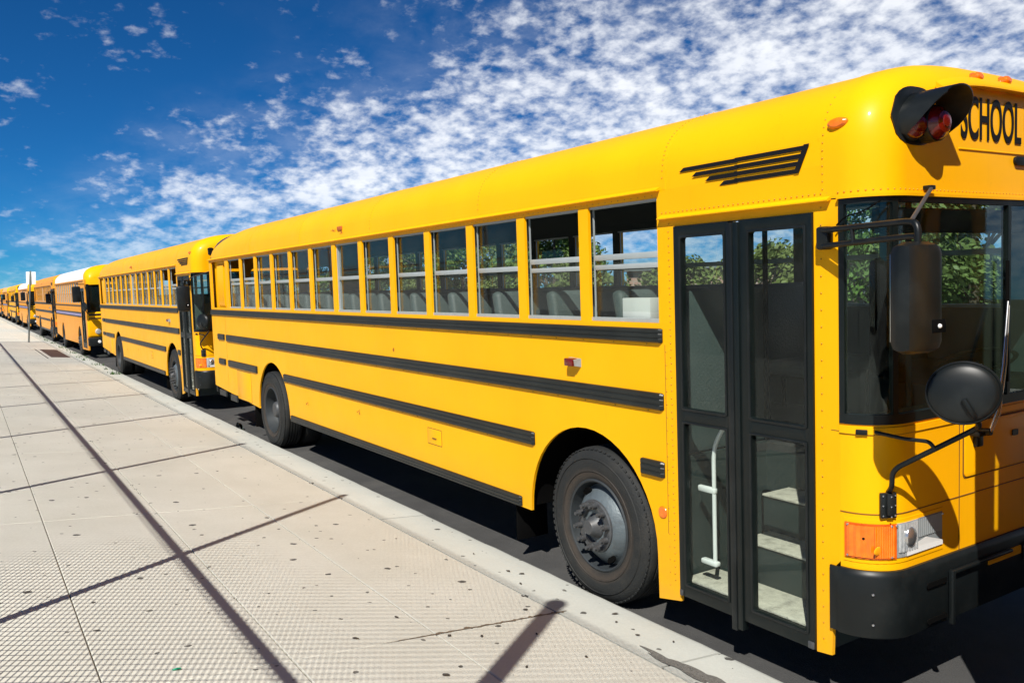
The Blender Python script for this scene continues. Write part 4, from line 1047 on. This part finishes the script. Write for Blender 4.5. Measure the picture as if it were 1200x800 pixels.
def sheet(name, rows, x0, x1, m, nx=1):
    """ground sheet: rows [(y,z)]"""
    bm = bmesh.new(); loft(bm, [[(x0 + (x1 - x0) * i / nx, y, z) for y, z in rows] for i in range(nx + 1)])
    o = finish(bm, name, m, None, None); o['kind'] = 'structure'; return o
sheet('ground', [(-2500, -.45), (2500, -.45)], -2500, 2500, GRASS)
sheet('road', [(KY - .05, -.02), (3.42, 0), (9.5, .243), (15.6, .0)], -400, 300, ASPH, 4)
sheet('school_yard', [(-60, .30), (-3.9, .405), (-3.75, sw_z(-3.75) - .03)], -400, 300, GUT)
far_walk = sheet('far_pavement', [(15.55, .0), (15.6, .13), (17.6, .16), (17.65, -.43)], -400, 300, CONC)
base = sheet('sidewalk', [(-3.75, sw_z(-3.75) - .012), (KY - .02, sw_z(KY - .02) - .012), (KY - .015, -.1)], -130, 30, JOINT)
tag(base, kind='structure')
# slabs: rows across the walk, joints .8 m apart lengthwise and 3.45 m apart crosswise
ys = [-3.74, -2.72, -1.92, -1.12, -.32, .487, 1.325, 2.12, 2.93]
rs = random.Random(3)
slab_protos = {}
X_J = -4.055; PX = 3.46
def slab_mesh(y0, y1, L, gap):
    bm = bmesh.new(); box(bm, gap, L - gap, y0 + .003, y1 - .003, -.012, 0, 0)
    for v in bm.verts: v.co.z += sw_z(v.co.y)
    bmesh.ops.bevel(bm, geom=[e for e in bm.edges if e.calc_length() > .3 and min(v.co.z - sw_z(v.co.y) for v in e.verts) > -.006], offset=.004, segments=1, affect='EDGES')
    return bm
for r_ in range(len(ys) - 1):
    p = finish(slab_mesh(ys[r_], ys[r_ + 1], PX, .004), 'paving_slab', CONC, base, None); first = True
    for k in range(-36 if r_ >= 4 else -10, 3):
        o = p if first else inst(p); first = False
        o.location = (X_J + PX * k, 0, rs.uniform(-.0012, .0012))
# kerb stones with rounded arris
bm = bmesh.new()
prof = [(2.941, sw_z(2.936) - .02), (2.941, sw_z(2.936)), (3.20, sw_z(3.2)), (KY - .045, sw_z(KY - .045)), (KY - .018, sw_z(KY) - .004), (KY - .004, sw_z(KY) - .018), (KY, sw_z(KY) - .045), (KY + .004, -.12)]
rings = []
nseg = 24
for i in range(nseg + 1):
    x = .009 + (PX - .018) * i / nseg; ring = []
    for j, (y, z) in enumerate(prof):
        w_ = noise.noise(Vector((x * 5, y * 9, 3.3))) * .006 if 3 <= j <= 6 else 0
        ring.append(bm.verts.new((x, y + w_, z + w_ * .5)))
    rings.append(ring)
for a, b in zip(rings, rings[1:]):
    for j in range(len(prof) - 1): bm.faces.new((a[j], a[j + 1], b[j + 1], b[j]))
bm.faces.new(rings[0]); bm.faces.new(rings[-1])
ks = finish(bm, 'kerb_stone', KERB, base, 50); first = True
for k in range(-36, 3):
    o = ks if first else inst(ks); first = False; o.location = (X_J + .9 + PX * k, 0, rs.uniform(-.001, .001))

# chipped joint next to the foreground wheel
bm = bmesh.new(); n = 160; up = []; lo = []
for i in range(n + 1):
    y = 1.75 + 1.25 * i / n; a = .006 + .035 * max(0, noise.noise(Vector((y * 14, 1, 0)))) + .03 * max(0, noise.noise(Vector((y * 41, 1, 0)))) * (i / n); b = .004 + .03 * max(0, noise.noise(Vector((y * 17, 5, 0)))) + .03 * max(0, noise.noise(Vector((y * 37, 2, 0)))) * (i / n)
    if i < 40: a *= i / 40; b *= i / 40
    up.append(bm.verts.new((X_J + a, y, sw_z(y) + .0022))); lo.append(bm.verts.new((X_J - b, y, sw_z(y) + .0022)))
for i in range(n): bm.faces.new((up[i], up[i + 1], lo[i + 1], lo[i]))
CHIP = mat('chipped_concrete', (.24, .18, .12), .95, noise_amt=.6, scale=60, bump=2, bscale=120)
ch = finish(bm, 'chipped_joint', CHIP, base, None)
bm = bmesh.new()
for (cx, cy, a, b) in ((-3.12, 3.02, .26, .035), (-2.9, 3.06, .2, .03)):
    vs = [bm.verts.new((cx + a * math.cos(t) * (1 + .25 * math.sin(5 * t)), cy + b * math.sin(t) * (1 + .3 * math.cos(7 * t + 1)), sw_z(cy + b * math.sin(t)) + .0035)) for t in [2 * PI * k / 40 for k in range(40)]]; bm.faces.new(vs)
GRIT = mat('grey_grit', (.20, .19, .17), .95, noise_amt=.5, scale=80, bump=2, bscale=150)
tag(finish(bm, 'grit_patch', GRIT, None, None), kind='stuff', label='thin patch of grey grit along the kerb joint', cat='grit')

# rusty cover and slot in the walk, far down
RUSTP = mat('rusty_cover_steel', (.12, .075, .06), .7, .3, noise_amt=.4, scale=5)
bm = bmesh.new(); box(bm, -35.0, -30.3, 2.32, 2.86, 0, .012)
for v in bm.verts: v.co.z += sw_z(v.co.y)
gc = finish(bm, 'vault_cover', RUSTP, None, None); tag(gc, 'rusty brown steel vault cover set in the sidewalk beside the white-roofed bus', 'vault cover')
bm = bmesh.new()
for k in range(16):
    x = -34.9 + k * .29
    box(bm, x, x + .2, 2.36, 2.82, .012, .018)
for v in bm.verts: v.co.z += sw_z(2.6) if False else sw_z(v.co.y)
rb = finish(bm, 'tread_ribs', RUSTP, gc, None)
bm = bmesh.new(); box(bm, -35.3, -29.6, 2.165, 2.205, -.002, .004)
for v in bm.verts: v.co.z += sw_z(v.co.y)
tag(finish(bm, 'drain_slot', JOINT, None, None), 'narrow dark slot in the sidewalk running beside the rusty cover', 'drain')

# litter
LEAFM = mat('dry_leaf', (.05, .04, .03), .8); GRN = mat('green_plastic', (.02, .42, .22), .35)
def leaf_obj(x, y, s, m, name='dry_leaf'):
    bm = bmesh.new(); n = 9
    vs = [bm.verts.new((s * math.cos(2 * PI * k / n) * rs.uniform(.7, 1.3), s * .55 * math.sin(2 * PI * k / n) * rs.uniform(.7, 1.3), rs.uniform(0, .006))) for k in range(n)]
    c = bm.verts.new((0, 0, .008))
    for k in range(n): bm.faces.new((vs[k], vs[(k + 1) % n], c))
    o = finish(bm, name, m, None, None); o.location = (x, y, sw_z(y) + .003); o.rotation_euler = (0, 0, rs.uniform(0, 3)); return o
tag(leaf_obj(-4.18, .81, .022, GRN, 'bottle_cap'), 'scrap of green plastic lying on the sidewalk in the lower left', 'litter')
spots = [(-4.9, 3.12), (-4.75, 3.2), (-4.6, 3.05), (-4.35, 3.2), (-3.9, 3.22), (-3.55, 3.15), (-3.42, 3.22), (-3.75, 3.12), (-5.4, 3.1), (-4.15, 2.75), (-3.85, 2.6), (-3.4, 2.7), (-4.35, 2.0), (-4.2, 1.7), (-3.95, 2.2), (-3.9, 2.32), (-3.6, 1.9), (-3.45, 2.35)]
for i, (x, y) in enumerate(spots):
    o = leaf_obj(x + rs.uniform(-.05, .05), y + rs.uniform(-.04, .04), rs.uniform(.010, .021), LEAFM)
    tag(o, 'small dark dried leaf scrap lying on the sidewalk near the front wheel', 'leaf', 'dark leaf scraps on the sidewalk by the kerb')

# weeds along the kerb far down
WEED = mat('weed_green', (.03, .085, .01), .9, spec=.1)
bm = bmesh.new()
for k in range(700):
    x = -23 - 26 * rs.random() ** 1.2; y = 3.05 + rs.random() * .30; z = sw_z(y); h = rs.uniform(.02, .09); a = rs.uniform(0, 6.28); w_ = rs.uniform(.006, .014)
    if noise.noise(Vector((x * .8, 0, 0))) < 0: continue
    d = Vector((math.cos(a), math.sin(a), 0)); b_ = Vector((x, y, z))
    vs = [bm.verts.new(b_ - d * w_), bm.verts.new(b_ + d * w_), bm.verts.new(b_ + Vector((-d.y, d.x, 0)) * h * .6 + Vector((0, 0, h)))]; bm.faces.new(vs)
tag(finish(bm, 'kerb_weeds', WEED, None, None), 'low green weeds growing along the kerb beside the distant buses', 'weeds', kind='stuff')

# ------------------------------------------------------------------ sign on pole
STEEL = mat('galvanised_post', (.13, .15, .14), .6, .4)
sg = bpy.data.objects.new('street_sign', None); COL.objects.link(sg); sg.location = (-41.2, 2.34, sw_z(2.34))
tag(sg, 'street sign seen from behind, white plate on a thin green-grey pole by the kerb', 'street sign')
bm = bmesh.new(); tube(bm, [(0, 0, 0), (-.06, .13, 3.0)], .032, 8); finish(bm, 'pole', STEEL, sg, 45)
bm = bmesh.new(); box(bm, -.012, -.004, -.20, .20, 2.44, 2.96, .002)
o = finish(bm, 'sign_plate', WHT, sg); o.rotation_euler = (0, 0, R(-32)); o.location = (-.02, .14, .0)
o2 = bmesh.new(); box(o2, -.002, .018, -.022, .022, 2.40, 2.98, .003); q = finish(o2, 'sign_rail', STEEL, sg); q.rotation_euler = o.rotation_euler; q.location = o.location

# ------------------------------------------------------------------ chain-link fence behind the photographer's shoulder
FY = -.36; FZ = sw_z(FY); FT = 4.62; RZ = 2.27
FST = mat('galvanised_fence_steel', (.32, .33, .33), .5, .6)
fe = bpy.data.objects.new('chain_link_fence', None); COL.objects.link(fe); fe.location = (0, FY, 0)
tag(fe, 'tall galvanised chain-link fence whose shadow falls across the sidewalk', 'fence')
px0 = -1.38
bm = bmesh.new(); tube(bm, [(0, 0, FZ - .1), (0, 0, FT)], .034, 10); bmesh.ops.create_uvsphere(bm, u_segments=12, v_segments=6, radius=.036, matrix=Matrix.Translation((0, 0, FT)))
pp = finish(bm, 'post', FST, fe, 45); pp.location.x = px0 - 3.45
for k in range(2, 26): inst(pp).location.x = px0 - 3.45 * k
bm = bmesh.new(); tube(bm, [(0, 0, FZ - .1), (0, 0, FT)], .058, 12); bmesh.ops.create_uvsphere(bm, u_segments=12, v_segments=6, radius=.07, matrix=Matrix.Translation((0, 0, FT)))
tp = finish(bm, 'terminal_post', FST, fe, 45); tp.location.x = px0
o = inst(pp); o.location.x = px0 + 3.45; o = inst(pp); o.location.x = px0 + 6.9
bm = bmesh.new(); tube(bm, [(-90, .04, RZ), (8, .04, RZ)], .026, 8); finish(bm, 'middle_rail', FST, fe, 45)
def weave(name, x0, x1, z0, z1, pitch, r, y, parent, knuckle=0.0):
    verts = []; faces = []
    H = z1 - z0; d = pitch / math.sqrt(2) * math.sqrt(2)
    def bar(a, b):
        a = Vector(a); b = Vector(b); t = (b - a).normalized(); u = Vector((0, 1, 0)); v = t.cross(u); i = len(verts)
        for p in (a, b):
            for k in range(3):
                an = 2 * PI * k / 3; verts.append(p + (u * math.cos(an) + v * math.sin(an)) * r)
        for k in range(3): faces.append((i + k, i + (k + 1) % 3, i + 3 + (k + 1) % 3, i + 3 + k))
    n = int((x1 - x0 + H) / pitch)
    for i in range(n):
        s = x0 - H + i * pitch
        for dr in (1, -1):
            if dr == 1: a, b = (s, z0), (s + H, z1)
            else: a, b = (s, z1), (s + H, z0)
            # clip to x range
            pa, pb = Vector((a[0], y + dr * r, a[1])), Vector((b[0], y + dr * r, b[1]))
            if pa.x < x0: t = (x0 - pa.x) / (pb.x - pa.x); pa = pa.lerp(pb, t)
            if pb.x > x1: t = (x1 - pa.x) / (pb.x - pa.x); pb = pa.lerp(pb, t)
            if pb.x - pa.x > .01: bar(pa, pb)
    me = bpy.data.meshes.new(name); me.from_pydata([tuple(v) for v in verts], [], faces); me.materials.append(FST); me.update()
    o = bpy.data.objects.new(name, me); COL.objects.link(o); o.parent = parent; o['kind'] = 'stuff'; return o
weave('mesh_fabric', -40, 7.5, FZ + .04, RZ + .10, .070, .0034, 0, fe)
weave('mesh_fabric', -40, 7.5, RZ - .06, FT - .03, .070, .0034, .012, fe)

# ------------------------------------------------------------------ across the street
BARK = mat('bark', (.09, .07, .05), .9, bump=1, bscale=40)
LEAF1 = mat('leaf_green', (.095, .165, .03), .6, noise_amt=.35, scale=1.2)
LEAF2 = mat('leaf_olive', (.12, .165, .04), .6, noise_amt=.35, scale=1.2)
def tree_mesh(seed, h, rad, m, nleaf=5200, zlo=.25):
    r_ = random.Random(seed); root = bpy.data.objects.new('tree', None); COL.objects.link(root)
    bm = bmesh.new(); tips = []
    tube(bm, [(0, 0, -.3), (r_.uniform(-.1, .1), 0, h * .2), (r_.uniform(-.2, .2), .1, h * .5), (.1, 0, h * .8)], [.16, .13, .09, .03], 8)
    for k in range(9):
        a = r_.uniform(0, 6.28); z = h * r_.uniform(.15, .5); L = rad * r_.uniform(.6, .95); e = Vector((math.cos(a) * L, math.sin(a) * L, z + h * r_.uniform(.15, .42)))
        tube(bm, [(0, 0, z), e * .5 + Vector((0, 0, z * .5)), e], [.06, .04, .015], 6); tips.append(e)
    finish(bm, 'trunk', BARK, root, 45)
    # clumps
    cl = []
    for k in range(38):
        t = r_.random(); z = h * (zlo + (1 - zlo) * t); rr = rad * math.sqrt(max(.05, 1 - (2 * t - .9) ** 2 / 1.3)) * r_.uniform(.35, 1.0); a = r_.uniform(0, 6.28)
        cl.append((Vector((math.cos(a) * rr, math.sin(a) * rr, z)), r_.uniform(.28, .62) * rad * .55))
    verts = []; faces = []
    for k in range(nleaf):
        c, s = cl[r_.randrange(len(cl))]
        d = Vector((r_.gauss(0, 1), r_.gauss(0, 1), r_.gauss(0, .8))); d = d.normalized() * s * r_.random() ** .4
        p = c + d; n_ = Vector((r_.gauss(0, 1), r_.gauss(0, 1), r_.gauss(.5, 1))).normalized(); u = n_.orthogonal().normalized(); v = n_.cross(u); sz = r_.uniform(.06, .13); i = len(verts)
        verts += [p - u * sz, p + v * sz * .5, p + u * sz, p - v * sz * .5]; faces.append((i, i + 1, i + 2, i + 3))
    me = bpy.data.meshes.new('crown'); me.from_pydata([tuple(v) for v in verts], [], faces); me.materials.append(m); me.update()
    o = bpy.data.objects.new('crown', me); COL.objects.link(o); o.parent = root
    return root
TA = tree_mesh(1, 5.6, 2.4, LEAF1, 12000, .12); TB = tree_mesh(2, 3.4, 1.7, LEAF2, 6000, .1); TC = tree_mesh(3, 6.4, 2.6, LEAF2, 13000, .12)
lots = [(TA, -44, 20.5), (TC, -39.5, 21), (TA, -35, 20), (TC, -31.5, 21.5), (TA, -28.4, 20.2), (TB, -25.6, 19.6), (TB, -21.2, 20.2), (TB, -17.4, 20.6), (TA, -13.8, 21.4), (TC, -11.2, 20.4), (TA, -8.2, 21), (TC, -52, 22), (TA, -60, 21), (TC, -5, 22), (TA, 1, 21)]
hows = ['seen through the rearmost side windows', 'seen through the rear side windows', 'seen through the middle side windows', 'seen left of the open side windows', 'seen through the open side windows', 'low bush left of the brick wall', 'low bush before the brick wall', 'low bush seen through the front door', 'seen right of the door through the cab', 'seen through the windscreen', 'seen at the right through the windscreen', 'far down the street', 'farthest down the street', 'beyond the cab', 'beyond the right picture edge']
used = set()
for i, (T, x, y) in enumerate(lots):
    t = T if T.name not in used else copy_tree(T); used.add(T.name)
    t.location = (x, y, -.1); t.rotation_euler = (0, 0, i * 1.7); s_ = .92 + .16 * ((i * 37) % 10) / 10; t.scale = (s_, s_, s_)
    tag(t, 'green leafy tree across the street, ' + hows[i] if T is not TB else 'small green tree across the street, ' + hows[i], 'tree', 'trees across the street')
# pinkish block wall building
BRICKM, t_, o_ = new_mat('pink_block_wall'); p_ = N(t_, 'ShaderNodeBsdfPrincipled'); t_.links.new(p_.outputs[0], o_.inputs[0])
br = N(t_, 'ShaderNodeTexBrick'); br.inputs['Color1'].default_value = (.42, .25, .20, 1); br.inputs['Color2'].default_value = (.50, .33, .27, 1); br.inputs['Mortar'].default_value = (.45, .42, .38, 1); br.inputs['Scale'].default_value = 1.6
g_ = N(t_, 'ShaderNodeNewGeometry'); mp_ = N(t_, 'ShaderNodeMapping'); mp_.inputs['Rotation'].default_value = (R(90), 0, 0); t_.links.new(g_.outputs['Position'], mp_.inputs[0]); t_.links.new(mp_.outputs[0], br.inputs['Vector']); t_.links.new(br.outputs[0], p_.inputs['Base Color']); p_.inputs['Roughness'].default_value = .9
sh = bpy.data.objects.new('low_building', None); COL.objects.link(sh); tag(sh, 'low pinkish brick building across the street, seen through the bus door', 'building')
bm = bmesh.new(); box(bm, -27, -12.5, 23, 30, -.45, 3.05); finish(bm, 'wall', BRICKM, sh, None)
bm = bmesh.new(); box(bm, -27.2, -12.3, 22.8, 30.2, 3.05, 3.22, .02); finish(bm, 'roof', ALUD, sh, None)
for x in (-25, -22, -19, -16):
    bm = bmesh.new(); box(bm, x, x + 1.2, 22.96, 23.02, 1.1, 2.4, .02); w_ = finish(bm, 'window', WHT, sh, None)
    bm = bmesh.new(); box(bm, x + .08, x + 1.12, 22.945, 22.955, 1.18, 2.32); finish(bm, 'pane', UND, w_, None)
